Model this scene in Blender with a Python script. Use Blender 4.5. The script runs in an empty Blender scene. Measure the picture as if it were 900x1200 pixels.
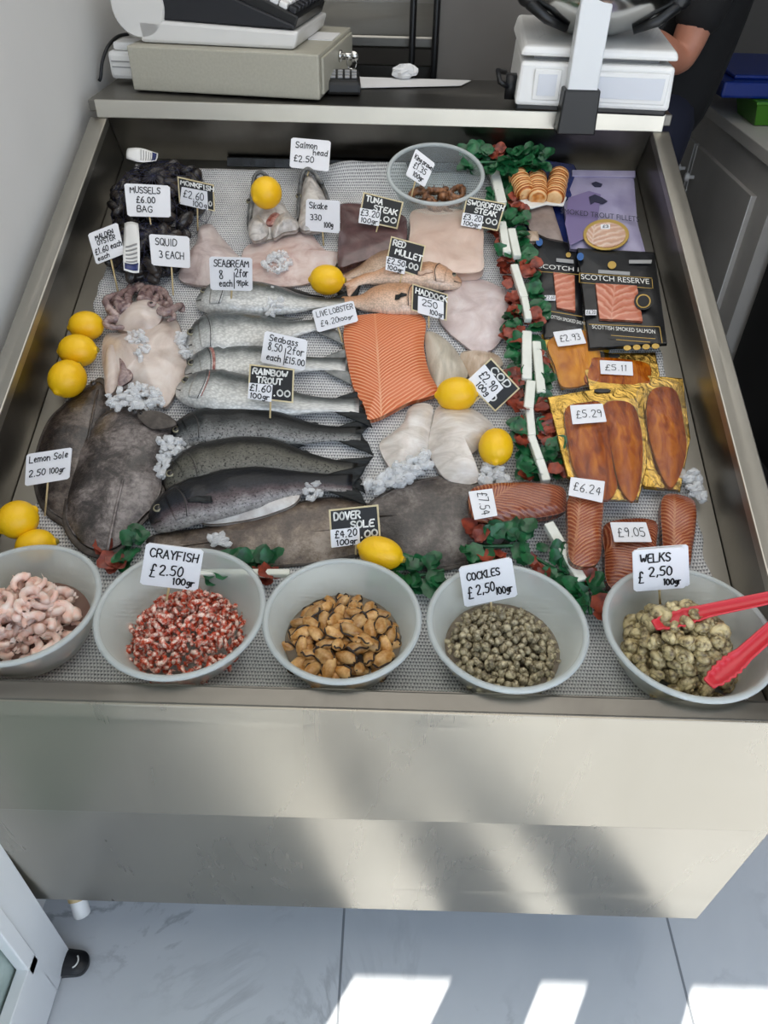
import bpy, math, random
import numpy as np
from mathutils import Matrix, Vector, noise

R = random.Random(11)
COL = bpy.context.scene.collection
pi = math.pi

# ---------------------------------------------------------------- camera model (metres, z up, x right, y into the shop)
S = .75
F = 884.68
CAM = np.array([.0466*S, -.7175*S, (.976+1.0033)*S])
PITCH, YAW, ROLL = .7029, -.0048, .0248
SL = .3308                      # slope of the display
ZR = 1.0033*S                   # height of the front rim
LEN = 1.4867*S                  # length of the display along its slope
HW = .525                       # half width
FW = np.array([math.sin(YAW)*math.cos(PITCH), math.cos(YAW)*math.cos(PITCH), -math.sin(PITCH)])
_r = np.cross(FW, [0, 0, 1]); _r = _r/np.linalg.norm(_r); _u = np.cross(_r, FW)
RT = math.cos(ROLL)*_r + math.sin(ROLL)*_u
UP = -math.sin(ROLL)*_r + math.cos(ROLL)*_u
CA, SA = math.cos(SL), math.sin(SL)
O = np.array([0, 0, ZR]); EX = np.array([1., 0, 0]); EY = np.array([0, CA, SA]); EZ = np.array([0, -SA, CA])
FH = -.100                      # display floor below the rim plane
CT = FH + .005                  # top of the matting

def ray(px, py): return FW*F + RT*(px-450) - UP*(py-600)
def at(px, py, h):
    d = ray(px, py); t = ((O+EZ*h-CAM) @ EZ)/(d @ EZ); P = CAM+d*t-O
    return float(P @ EX), float(P @ EY)
def atz(px, py, z):
    d = ray(px, py); return CAM + d*((z-CAM[2])/d[2])
def aty(px, py, y):
    d = ray(px, py); return CAM + d*((y-CAM[1])/d[1])
def atx(px, py, x):
    d = ray(px, py); return CAM + d*((x-CAM[0])/d[0])
def T(u, v, h): return O + EX*u + EY*v + EZ*h
MT = Matrix(((EX[0], EY[0], EZ[0], O[0]), (EX[1], EY[1], EZ[1], O[1]), (EX[2], EY[2], EZ[2], O[2]), (0, 0, 0, 1)))
def pxlen(n, px, py, h=CT):
    """length in metres of n picture pixels on the display near a point"""
    a = at(px-5, py, h); b = at(px+5, py, h)
    return n*math.hypot(a[0]-b[0], a[1]-b[1])/10

# ---------------------------------------------------------------- materials
def lin(c):
    if isinstance(c, str):
        c = [int(c[i:i+2], 16)/255 for i in (0, 2, 4)]
        c = [x/12.92 if x <= .04045 else ((x+.055)/1.055)**2.4 for x in c]
    return (c[0], c[1], c[2], 1)

class NM:
    def __init__(s, name):
        s.m = bpy.data.materials.new(name); s.m.use_nodes = True
        s.t = s.m.node_tree; s.t.nodes.clear()
        s.out = s.n('ShaderNodeOutputMaterial')
    def n(s, typ, **k):
        x = s.t.nodes.new(typ)
        for a, b in k.items():
            if a[0] == '_': setattr(x, a[1:], b)
            else: x.inputs[a.replace('_', ' ')].default_value = b
        return x
    def l(s, a, b): s.t.links.new(a, b)
    def math(s, op, a, b=None, c=None):
        x = s.n('ShaderNodeMath', _operation=op)
        for i, q in enumerate((a, b, c)):
            if q is None: continue
            if isinstance(q, (int, float)): x.inputs[i].default_value = q
            else: s.l(q, x.inputs[i])
        return x.outputs[0]
    def ramp(s, fac, stops, interp='LINEAR'):
        x = s.n('ShaderNodeValToRGB'); x.color_ramp.interpolation = interp
        e = x.color_ramp.elements
        while len(e) < len(stops): e.new(.5)
        for i, (p, c) in enumerate(stops):
            e[i].position = p; e[i].color = lin(c)
        s.l(fac, x.inputs[0]); return x.outputs[0]
    def coord(s, which='Object', scale=(1, 1, 1), rot=(0, 0, 0)):
        tc = s.n('ShaderNodeTexCoord'); mp = s.n('ShaderNodeMapping')
        mp.inputs['Scale'].default_value = scale; mp.inputs['Rotation'].default_value = rot
        s.l(tc.outputs[which], mp.inputs[0]); return mp.outputs[0]
    def noise(s, vec, scale, detail=4, rough=.55, dist=0):
        x = s.n('ShaderNodeTexNoise', Scale=scale, Detail=detail, Roughness=rough, Distortion=dist)
        s.l(vec, x.inputs['Vector']); return x.outputs['Fac']
    def mix(s, fac, a, b, mode='MIX'):
        x = s.n('ShaderNodeMix', _data_type='RGBA', _blend_type=mode)
        for sock, q in ((x.inputs[0], fac), (x.inputs[6], a), (x.inputs[7], b)):
            if isinstance(q, (int, float)): sock.default_value = q
            elif isinstance(q, (str, tuple, list)): sock.default_value = lin(q)
            else: s.l(q, sock)
        return x.outputs[2]
    def bump(s, hgt, strength=.3, dist=.002, normal=None):
        x = s.n('ShaderNodeBump', Strength=strength, Distance=dist); s.l(hgt, x.inputs['Height'])
        if normal is not None: s.l(normal, x.inputs['Normal'])
        return x.outputs[0]
    def bsdf(s, base, rough=.5, metal=0, normal=None, **k):
        x = s.n('ShaderNodeBsdfPrincipled')
        for sock, q in (('Base Color', base), ('Roughness', rough), ('Metallic', metal)):
            if isinstance(q, (int, float)): x.inputs[sock].default_value = q
            elif isinstance(q, (str, tuple, list)): x.inputs[sock].default_value = lin(q)
            else: s.l(q, x.inputs[sock])
        if normal is not None: s.l(normal, x.inputs['Normal'])
        for a, b in k.items():
            a = a.replace('_', ' ')
            if isinstance(b, (int, float, tuple)): x.inputs[a].default_value = b
            else: s.l(b, x.inputs[a])
        return x.outputs[0]
    def done(s, sh): s.l(sh, s.out.inputs['Surface']); return s.m

def pm(name, c1, rough=.5, metal=0, c2=None, ns=30, det=4, lo=.35, hi=.65, bump=0, bs=60, bd=.002, vary=0, coords='Object', scale=(1, 1, 1), c3=None, **k):
    m = NM(name); v = m.coord(coords, scale)
    base = c1
    if c2:
        st = [(lo, c1), (hi, c2)] if not c3 else [(lo, c1), ((lo+hi)/2, c2), (hi, c3)]
        base = m.ramp(m.noise(v, ns, det), st)
    if vary:
        oi = m.n('ShaderNodeObjectInfo'); hs = m.n('ShaderNodeHueSaturation')
        f = m.math('MULTIPLY_ADD', oi.outputs['Random'], 2*vary, 1-vary); m.l(f, hs.inputs['Value'])
        if isinstance(base, (str, tuple)): hs.inputs['Color'].default_value = lin(base)
        else: m.l(base, hs.inputs['Color'])
        base = hs.outputs[0]
    nrm = m.bump(m.noise(v, bs, 5), bump, bd) if bump else None
    return m.done(m.bsdf(base, rough, metal, nrm, **k))

def film(name, tint, clear=.8, rough=.12, edge=.22):
    """thin clear or milky plastic: see-through sheet with a glossy skin"""
    m = NM(name)
    a = m.n('ShaderNodeBsdfTransparent'); a.inputs[0].default_value = lin(tint)
    b = m.bsdf(tint, rough, 0, Specular_IOR_Level=.6)
    fr = m.n('ShaderNodeLayerWeight', Blend=.5)
    f = m.math('MULTIPLY_ADD', m.math('POWER', fr.outputs['Facing'], 3), edge, 1-clear); f = m.math('MINIMUM', f, .95)
    x = m.n('ShaderNodeMixShader'); m.l(f, x.inputs[0]); m.l(a.outputs[0], x.inputs[1]); m.l(b, x.inputs[2])
    return m.done(x.outputs[0])

def steel(name, base='b9b6ae', rough=.3, vert=(300, 300, 4), bstr=.05, smear=.25, fr=.1):
    m = NM(name); v = m.coord('Object', vert)
    fine = m.noise(v, 1, 3)
    v2 = m.coord('Object', (6, 6, 2.2)); cloud = m.noise(v2, 1, 4, .6, .6)
    r = m.math('MULTIPLY_ADD', cloud, smear, rough-smear/2)
    r = m.math('MULTIPLY_ADD', fine, fr, r)
    col = m.mix(m.math('MULTIPLY', cloud, .35), base, 'c9c6bd')
    return m.done(m.bsdf(col, r, 1, m.bump(fine, bstr, .001), Anisotropic=.5))

M = {}
M['steel'] = steel('brushed steel', '9f9c95', .34)
M['steel_front'] = steel('front steel', '969084', .27, (220, 220, 1.2), .0, .22, .02)
M['steel_lip'] = steel('lip steel', 'cfccc2', .3, (3, 260, 260), .03, .15)
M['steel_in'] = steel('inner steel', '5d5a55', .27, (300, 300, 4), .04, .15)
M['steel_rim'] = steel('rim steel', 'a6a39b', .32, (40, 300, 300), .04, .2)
M['steel_shaded'] = steel('shaded steel', '55534f', .35)  # same steel darkened, shade and dark reflections put into the colour
M['chrome'] = pm('polished metal', 'c9c9c6', .18, 1)
M['ink'] = pm('black ink', '15161c', .6)
M['chalk'] = pm('white paint pen', 'f4f4f0', .6, Emission_Strength=0.0)
M['card'] = pm('white card', 'e9e9ec', .45)
M['board'] = pm('blackboard', '17181a', .55)
M['wood_frame'] = pm('pale wood edge', 'd9cba4', .6, c2='c7b58a', ns=40)
M['stick'] = pm('wooden stick', 'd8c49a', .6, c2='c2a873', ns=60)
M['lemon'] = pm('lemon peel', 'f6c713', .36, c2='f0b60c', ns=9, bump=.35, bs=420, bd=.0012, Subsurface_Weight=.1, Subsurface_Radius=(.01, .008, .002))
M['lemon_tip'] = pm('lemon stalk scar', '8a7a2a', .7)
M['white_plastic'] = pm('white plastic', 'e8e8e6', .35)
M['black_plastic'] = pm('black plastic', '121315', .35)
M['black_matte'] = pm('black matte', '0c0c0d', .7)

def cloth_mat():
    m = NM('woven matting'); tc = m.n('ShaderNodeTexCoord'); uv = tc.outputs['UV']
    sp = m.n('ShaderNodeSeparateXYZ'); m.l(uv, sp.inputs[0])
    vn = m.noise(uv, 9, 3)
    x = m.math('MULTIPLY_ADD', vn, .010, sp.outputs[0]); y = sp.outputs[1]
    sx = m.math('SINE', m.math('MULTIPLY', x, 1500)); 
    row = m.math('FLOOR', m.math('MULTIPLY', y, 175))
    off = m.math('MULTIPLY', m.math('MODULO', row, 2), pi)
    sx2 = m.math('SINE', m.math('ADD', m.math('MULTIPLY', x, 1500), off))
    sy = m.math('SINE', m.math('MULTIPLY', y, 175*2*pi))
    h = m.math('MULTIPLY_ADD', sx2, .5, m.math('MULTIPLY', sy, .5))
    nz = m.noise(uv, 300, 3)
    big = m.noise(uv, 12, 4)
    h2 = m.math('ADD', h, m.math('MULTIPLY_ADD', nz, 1.6, -.8))
    h2 = m.math('ADD', h2, m.math('MULTIPLY_ADD', big, 1.0, -.5))
    c = m.ramp(m.math('MULTIPLY_ADD', h2, .36, .5), [(.08, '3c3e43'), (.27, '868789'), (.48, 'c0c0c1'), (.8, 'e6e5e3')])
    return m.done(m.bsdf(c, .8, 0, m.bump(h, .5, .001)))
M['cloth'] = cloth_mat()

def fish_mat(name, stops, spot=None, metal=.35, rough=.3, scale=(55, 30), spots=.0, nz=.16, spec=.55, coat=.4):
    m = NM(name); tc = m.n('ShaderNodeTexCoord'); uv = tc.outputs['UV']
    sp = m.n('ShaderNodeSeparateXYZ'); m.l(uv, sp.inputs[0])
    n1 = m.noise(m.coord('Object'), 45, 5)
    dv = m.math('ADD', sp.outputs[1], m.math('MULTIPLY_ADD', n1, nz*2, -nz))
    col = m.ramp(dv, stops)
    vo = m.n('ShaderNodeTexVoronoi', Scale=1.0)
    mp = m.n('ShaderNodeMapping'); mp.inputs['Scale'].default_value = (scale[0], scale[1], 1); m.l(uv, mp.inputs[0]); m.l(mp.outputs[0], vo.inputs['Vector'])
    sc = m.ramp(vo.outputs['Distance'], [(.2, 'ffffff'), (.75, '8f8f8f')])
    col = m.mix(.45, col, sc, 'MULTIPLY')
    if spot:
        n2 = m.noise(m.coord('Object'), 330, 2)
        f = m.ramp(n2, [(.56, '000000'), (.66, 'ffffff')])
        col = m.mix(m.math('MULTIPLY', f, spots), col, spot)
    return m.done(m.bsdf(col, rough, metal, m.bump(vo.outputs['Distance'], .25, .0012), Specular_IOR_Level=spec, Coat_Weight=coat, Coat_Roughness=.08))
M['bass'] = fish_mat('silver fish skin', [(.0, '34393a'), (.34, '5a605f'), (.48, '8f9391'), (.66, 'c9cac6'), (1, 'e4e3de')], metal=.1)
M['trout'] = fish_mat('dark trout skin', [(.0, '0a0c0d'), (.34, '15181a'), (.52, '272b2d'), (.68, '666867'), (.8, '868583'), (1, 'a5a4a0')], '050606', .0, .3, (60, 34), .85, spec=.25, coat=.12)
M['trout2'] = fish_mat('speckled trout skin', [(.0, '0d0e0d'), (.26, '20201d'), (.48, '5b594f'), (.7, '6b6960'), (1, '807e77')], '0b0b0a', .0, .3, (60, 34), .9, spec=.25, coat=.12)
M['trout3'] = fish_mat('blue black trout skin', [(.0, '080a0e'), (.4, '11151c'), (.58, '22262f'), (.74, '5a4c50'), (.85, '8d8686'), (1, 'b0aca9')], '060709', .0, .3, (60, 34), .7, spec=.25, coat=.12)
M['mullet'] = fish_mat('red mullet skin', [(.0, 'c08a5c'), (.35, 'd9a57e'), (.65, 'e2b99c'), (1, 'e6cdb8')], metal=.05, rough=.35)
M['mullet2'] = fish_mat('brown mullet skin', [(.0, '7c5f4a'), (.4, 'a78468'), (.8, 'c7a98e'), (1, 'd5bda8')], metal=.05, rough=.35)
M['head'] = fish_mat('salmon head skin', [(.0, '2c3032'), (.22, '5d605f'), (.4, 'bdbcb6'), (.8, 'dcdad2'), (1, 'd8d3c8')], metal=.15)
M['fin_dark'] = pm('dark fin', '121415', .5, c2='2c2f30', ns=60, Specular_IOR_Level=.25, scale=(1, 6, 1), bump=.4, bs=200)
M['fin_grey'] = pm('grey fin', '5d605f', .4, c2='8b8c89', ns=60, bump=.4, bs=200)
M['fin_red'] = pm('tan fin', 'b3907a', .4, c2='d3b59f', ns=60, bump=.3, bs=200)
M['eye_white'] = pm('fish eye ring', '8f8a74', .2, .3)
M['eye_black'] = pm('fish pupil', '08080a', .08)
M['gill'] = pm('red gill', '7c2f2c', .3, c2='c09488', ns=120, bump=.4, bs=200)
M['gill_plate'] = pm('gill cover', '6f7170', .3, .1, c2='b9b9b5', ns=60)
M['belly'] = pm('pale belly flesh', 'd9d6d1', .3, c2='b9b0aa', ns=60, bump=.2, bs=90)
M['mouth'] = pm('dark mouth', '2a2624', .4)
def flat_mat(name, c, ns=26):
    m = NM(name); v = m.coord('Object')
    a = m.noise(v, ns, 7, .72, .4); b = m.noise(v, 160, 4, .7)
    f = m.math('ADD', m.math('MULTIPLY', a, .7), m.math('MULTIPLY', b, .3))
    g2 = m.noise(v, 9, 3); f = m.math('ADD', f, m.math('MULTIPLY_ADD', g2, .3, -.15))
    col = m.ramp(f, [(.38, c[0]), (.46, c[1]), (.53, c[2]), (.62, c[3])])
    return m.done(m.bsdf(col, .34, 0, m.bump(b, .9, .0016), Specular_IOR_Level=.6, Coat_Weight=.35, Coat_Roughness=.2))
M['flat_a'] = flat_mat('grey brown flatfish skin', ('241f1e', '3d3633', '615855', '8a817d'))
M['flat_b'] = flat_mat('dark flatfish skin', ('1b1615', '302825', '4a403a', '6b6058'))
M['sole_a'] = flat_mat('brown sole skin', ('43372f', '5d4f44', '776758', '95877a'), 18)
M['sole_b'] = flat_mat('slate sole skin', ('282321', '3e3733', '564d48', '78706a'), 20)
M['flat_fin'] = pm('flatfish fin', '3a332f', .5, c2='57504a', ns=90, bump=.5, bs=140)
def flesh(name, c1, c2, c3, ns=22, rough=.28, sss=.15, bump=.35, bs=70, dist=.8, sc=(1, 1, 1), coat=.45, spec=.6):
    m = NM(name); v = m.coord('Object', sc)
    a = m.noise(v, ns, 6, .6, dist)
    col = m.ramp(a, [(.3, c1), (.5, c2), (.7, c3)])
    b = m.noise(v, bs, 5)
    return m.done(m.bsdf(col, rough, 0, m.bump(b, bump, .002), Subsurface_Weight=sss, Subsurface_Radius=(.012, .006, .004), Specular_IOR_Level=spec, Coat_Weight=coat, Coat_Roughness=.12))
M['monk'] = flesh('monkfish flesh', '9f8b87', 'c3b2ae', 'd6c9c4', 30)
M['head_flesh'] = flesh('salmon head flesh', '8d8782', 'c0b9b2', 'dad5cf', 45)
M['head_dark'] = flesh('dark head skin', '26282a', '47494a', '7f7f7b', 50)
M['skate'] = flesh('skate wing flesh', 'b08d84', 'cdb6ae', 'd9ccc7', 24)
M['haddock'] = flesh('pale pink fillet', 'b9a5a2', 'cdbcb9', 'ddd2cf', 20)
M['fillet'] = flesh('cream fillet', 'a39a8a', 'c2b8a6', 'd3cabb', 16, sc=(3, 1, 1))
M['fillet2'] = flesh('tan fillet', 'a8917a', 'c4ac94', 'd4c3b0', 16, sc=(3, 1, 1))
M['cod'] = flesh('white cod flesh', 'bcb2a8', 'd4cbc2', 'e6e0da', 26, sc=(1, 2.5, 1))
M['squid'] = flesh('squid mantle', 'b39f93', 'cfbfb4', 'ddd3cb', 14, rough=.2, bump=.15)
M['squid_dark'] = flesh('squid purple skin', '5a4349', '8d7470', 'bba79f', 60, rough=.22, bump=.3)
M['tuna'] = flesh('tuna flesh', '4a3332', '5b4040', '6c4e4d', 20, rough=.25, bump=.2)
M['swordfish'] = flesh('swordfish flesh', 'c4a595', 'd3b8a8', 'ddc8ba', 12, rough=.3, bump=.15)

def salmon_mat(name, cols, freq=160, rot=.35, curve=9, depth=.5, rough=.3, blot=.35):
    """V-shaped fat lines about a central seam (local x = 0)"""
    m = NM(name); tc = m.n('ShaderNodeTexCoord'); sp = m.n('ShaderNodeSeparateXYZ'); 
    mp = m.n('ShaderNodeMapping'); mp.inputs['Rotation'].default_value = (0, 0, rot); m.l(tc.outputs['Object'], mp.inputs[0])
    m.l(mp.outputs[0], sp.inputs[0]); x, y = sp.outputs[0], sp.outputs[1]
    nz = m.noise(tc.outputs['Object'], 30, 3)
    ax = m.math('ABSOLUTE', m.math('ADD', x, .018))
    ph = m.math('ADD', m.math('MULTIPLY', m.math('SUBTRACT', y, m.math('MULTIPLY', m.math('POWER', ax, .8), .45)), freq*2*pi), m.math('MULTIPLY', nz, curve))
    s = m.math('MULTIPLY_ADD', m.math('SINE', ph), .5, .5)
    col = m.ramp(s, [(.0, cols[0]), (.68, cols[1]), (.97, cols[2])])
    seam = m.math('LESS_THAN', ax, .0016)
    col = m.mix(m.math('MULTIPLY', seam, .55), col, cols[2])
    big = m.noise(tc.outputs['Object'], 14, 3)
    col = m.mix(m.math('MULTIPLY', m.ramp(big, [(.4, '000000'), (.62, 'ffffff')]), .1+blot), col, cols[3])
    return m.done(m.bsdf(col, rough, 0, m.bump(s, depth, .0012), Subsurface_Weight=.12, Subsurface_Radius=(.01, .004, .002), Specular_IOR_Level=.6))
M['salmon'] = salmon_mat('salmon flesh', ('c65c28', 'd26c38', 'ecb48d', 'da7b4d'), 150, -.08, 5, .35)
M['hotsmoke'] = salmon_mat('smoked salmon crust', ('7d351b', '97492a', 'b8764c', '6f2f18'), 170, .9, 12, .3, .2, .6)
M['hotsmoke2'] = salmon_mat('smoked salmon block', ('8f4020', 'ab5830', 'c4875a', '853a1d'), 170, .2, 12, .3, .2, .6)
M['kipper'] = flesh('amber smoked fillet', '642602', '964504', 'bd6c12', 26, sss=.0, coat=.0, spec=.3, rough=.18, bump=.45, bs=110, sc=(3, 1, 1))
M['haddie'] = flesh('golden smoked fillet', 'a35a08', 'c67a0c', 'd9961f', 18, sss=.0, coat=0, spec=.3, rough=.18, sc=(3, 1, 1))
M['smoked_pink'] = salmon_mat('sliced smoked salmon', ('bb6c52', 'c67a5e', 'd49880', 'b9694f'), 60, .2, 12, .3, .2)
M['trout_pale'] = salmon_mat('pale smoked trout', ('c29a82', 'cfac96', 'dcc3b0', 'bf967e'), 70, .2, 12, .3, .2)
def foil_mat():
    m = NM('gold foil'); v = m.coord('Object')
    a = m.noise(v, 34, 5, .6, 1.2)
    return m.done(m.bsdf('c9a556', .24, 1, m.bump(a, .8, .006)))
M['gold'] = foil_mat()
M['gold_matte'] = pm('gold print', 'c5a55a', .35, .6)
M['yellow_card'] = pm('yellow gold card', 'd99a12', .28, .35, c2='e8b83a', ns=20)
M['film'] = film('clear wrap', 'ffffff', .985, .06, .1)
M['black_pack'] = pm('black printed pouch', '131416', .3, c2='1c1d20', ns=20, bump=.25, bs=26, bd=.004)
M['grey_pack'] = pm('grey vacuum fillet', '7f7069', .25, c2='97877f', ns=30, bump=.2, bs=60)
M['navy'] = pm('navy pouch', '151f4d', .22, c2='22306b', ns=40, bump=.5, bs=50, bd=.004)
M['lilac'] = pm('lilac pouch', '8b84a3', .3, c2='a49eb8', ns=12, bump=.3, bs=22, bd=.004)
M['lilac_dark'] = pm('mauve print', '75688f', .35)
M['navy_print'] = pm('navy print', '23233c', .45)
M['blue_print'] = pm('blue emblem print', '2d5f9c', .4)
M['grey_print'] = pm('grey print', '9a9a9a', .45)
M['white_print'] = pm('white print', 'e6e6e0', .45)
def shell_mat():
    m = NM('orange striped roll'); v = m.coord('Object')
    sp = m.n('ShaderNodeSeparateXYZ'); m.l(v, sp.inputs[0])
    s = m.math('MULTIPLY_ADD', m.math('SINE', m.math('ADD', m.math('MULTIPLY', sp.outputs[1], 900), m.math('MULTIPLY', m.noise(v, 40, 2), 5))), .5, .5)
    return m.done(m.bsdf(m.ramp(s, [(.1, '9a4d17'), (.5, 'd98a3f'), (.9, 'efc38c')]), .35, 0, m.bump(s, .5, .002)))
M['roll'] = shell_mat()
M['leaf'] = pm('green plastic leaf', '0d3f22', .4, c2='1b6b3c', ns=60, Specular_IOR_Level=.6)
M['leaf_red'] = pm('red plastic leaf', '5c1f17', .4, c2='a0462f', ns=60)
M['strip'] = pm('white plastic strip', 'e8e8df', .35, c2='dcdfd2', ns=20)
M['bowl'] = film('frosted plastic bowl', 'f4f6f2', .72, .35)
M['bowl_clear'] = film('clear plastic bowl', 'f0f4f4', .9, .1)
M['water'] = film('cloudy water', 'cdbfae', .62, .05)
M['water_pink'] = film('pinkish water', 'd8b8ac', .7, .05)
M['prawn'] = pm('cooked prawn', 'e8bba8', .3, c2='f4e2d8', ns=60, vary=.1, Subsurface_Weight=.2, Subsurface_Radius=(.01, .005, .004))
M['cray'] = pm('crayfish tail', 'bb4526', .3, c2='f0d4c4', ns=200, lo=.44, hi=.62, vary=.18, det=2)
M['mussel_meat'] = pm('cooked mussel meat', 'a8702f', .28, c2='dcb47a', ns=90, vary=.25)
M['mussel_edge'] = pm('dark mussel frill', '2f2119', .4)
M['cockle'] = pm('cockle meat', '6c604a', .3, c2='bdb292', ns=240, lo=.38, hi=.62, vary=.25, det=3)
M['whelk'] = pm('whelk meat', '65553a', .3, c2='c9b88a', ns=130, lo=.35, hi=.6, vary=.22, det=3)
M['king_prawn'] = pm('raw king prawn', '5b3a26', .3, c2='9a6a48', ns=120, vary=.15)
M['shell_black'] = pm('mussel shell', '15151a', .25, c2='4a423c', ns=50, vary=.4, bump=.3, bs=120)
M['net'] = pm('navy net', '0f1638', .5)
M['ice'] = NM('crushed ice')
def ice_mat():
    m = M['ice']; v = m.coord('Object')
    n = m.noise(v, 160, 3)
    a = m.n('ShaderNodeBsdfTransparent'); b = m.bsdf('fafcfd', .1, 0, m.bump(n, .5, .002), Subsurface_Weight=.4, Subsurface_Radius=(.01, .01, .01))
    x = m.n('ShaderNodeMixShader'); x.inputs[0].default_value = .42; m.l(a.outputs[0], x.inputs[1]); m.l(b, x.inputs[2])
    return m.done(x.outputs[0])
M['ice'] = ice_mat()
M['wrap'] = film('crumpled clear wrap', 'f2f4f6', .72, .12)
M['red_plastic'] = pm('red plastic tongs', 'd2303c', .3)
M['beige'] = pm('beige enamel', 'a7a496', .42, c2='aeab9d', ns=200)
M['till_black'] = pm('till casing', '1a1c22', .38)
M['till_white'] = pm('till base', 'd8d7d4', .35)
M['screen'] = pm('pale scale display', 'd0d4dc', .15)
M['grey_board'] = pm('grey partition', '75726f', .6, c2='7c7976', ns=4)
M['cab'] = pm('shaded white cabinet', 'aaa7a2', .5, c2='b3b0ab', ns=6)  # white cabinet greyed, its shade put into the colour
M['cab_edge'] = pm('pale cabinet lip', 'b9b6b0', .5)
M['blue_plastic'] = pm('blue plastic', '0c2a78', .3)
M['green_plastic'] = pm('green plastic', '3f7a1a', .35)
M['paper'] = pm('white paper', 'dcdcdc', .7, bump=.3, bs=40)
M['skin'] = pm('skin', 'a8705a', .5, c2='b47d66', ns=20, Subsurface_Weight=.1, Subsurface_Radius=(.02, .008, .005))
M['tshirt'] = pm('black cotton', '0d0e11', .85, bump=.2, bs=300)
M['trouser'] = pm('navy trousers', '12162a', .85, bump=.2, bs=300)
M['hair'] = pm('dark hair', '1b1410', .6)
M['shoe'] = pm('black shoe', '101010', .5)
M['upvc'] = pm('white door plastic', 'dfe2e4', .32)
M['glass'] = film('door glass', 'a9bab4', .8, .05)
M['glass_frost'] = pm('pale green pane', '93a49e', .35, c2='a7b6b0', ns=30)
M['rubber'] = pm('black rubber', '14161a', .4)
M['shade_black'] = pm('gap shade black', '07080a', .25, bump=.4, bs=12, bd=.01)  # black for the shaded gap behind the matting
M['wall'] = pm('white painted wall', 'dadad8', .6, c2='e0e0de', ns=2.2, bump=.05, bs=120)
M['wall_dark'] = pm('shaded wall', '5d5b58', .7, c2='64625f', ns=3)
M['ceil'] = pm('ceiling paint', '8d8b88', .8, c2='93918e', ns=3)
M['pave'] = pm('pavement', '9a978f', .8, c2='a8a59d', ns=3)
M['awning'] = pm('added awning fabric', '30363c', .8, c2='383e44', ns=8)
def floor_mat():
    m = NM('marble tiles'); tc = m.n('ShaderNodeTexCoord'); v = tc.outputs['Object']
    sp = m.n('ShaderNodeSeparateXYZ'); m.l(v, sp.inputs[0])
    def grout(s, off, per):
        f = m.math('FRACT', m.math('ADD', m.math('DIVIDE', m.math('SUBTRACT', s, off), per), 100.5))
        return m.math('LESS_THAN', m.math('ABSOLUTE', m.math('SUBTRACT', f, .5)), .0022/per)
    g = m.math('MAXIMUM', grout(sp.outputs[0], -.024, .605), grout(sp.outputs[1], -.62, 1.21))
    n = m.noise(v, 2.6, 7, .62, 1.3); vein = m.math('ABSOLUTE', m.math('SUBTRACT', n, .5))
    n2 = m.noise(v, 1.6, 5, .6, .4)
    vf = m.ramp(vein, [(.0, 'ffffff'), (.035, '000000')])
    vf = m.math('MULTIPLY', vf, m.ramp(n2, [(.45, '000000'), (.62, 'ffffff')]))
    base = m.ramp(n2, [(.3, 'c3c8cd'), (.7, 'd7dade')])
    c = m.mix(m.math('MULTIPLY', vf, .55), base, '6f757c'); c = m.mix(g, c, '7d8288')
    return m.done(m.bsdf(c, m.math('MULTIPLY_ADD', g, .5, .16), 0))
M['floor'] = floor_mat()

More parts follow.
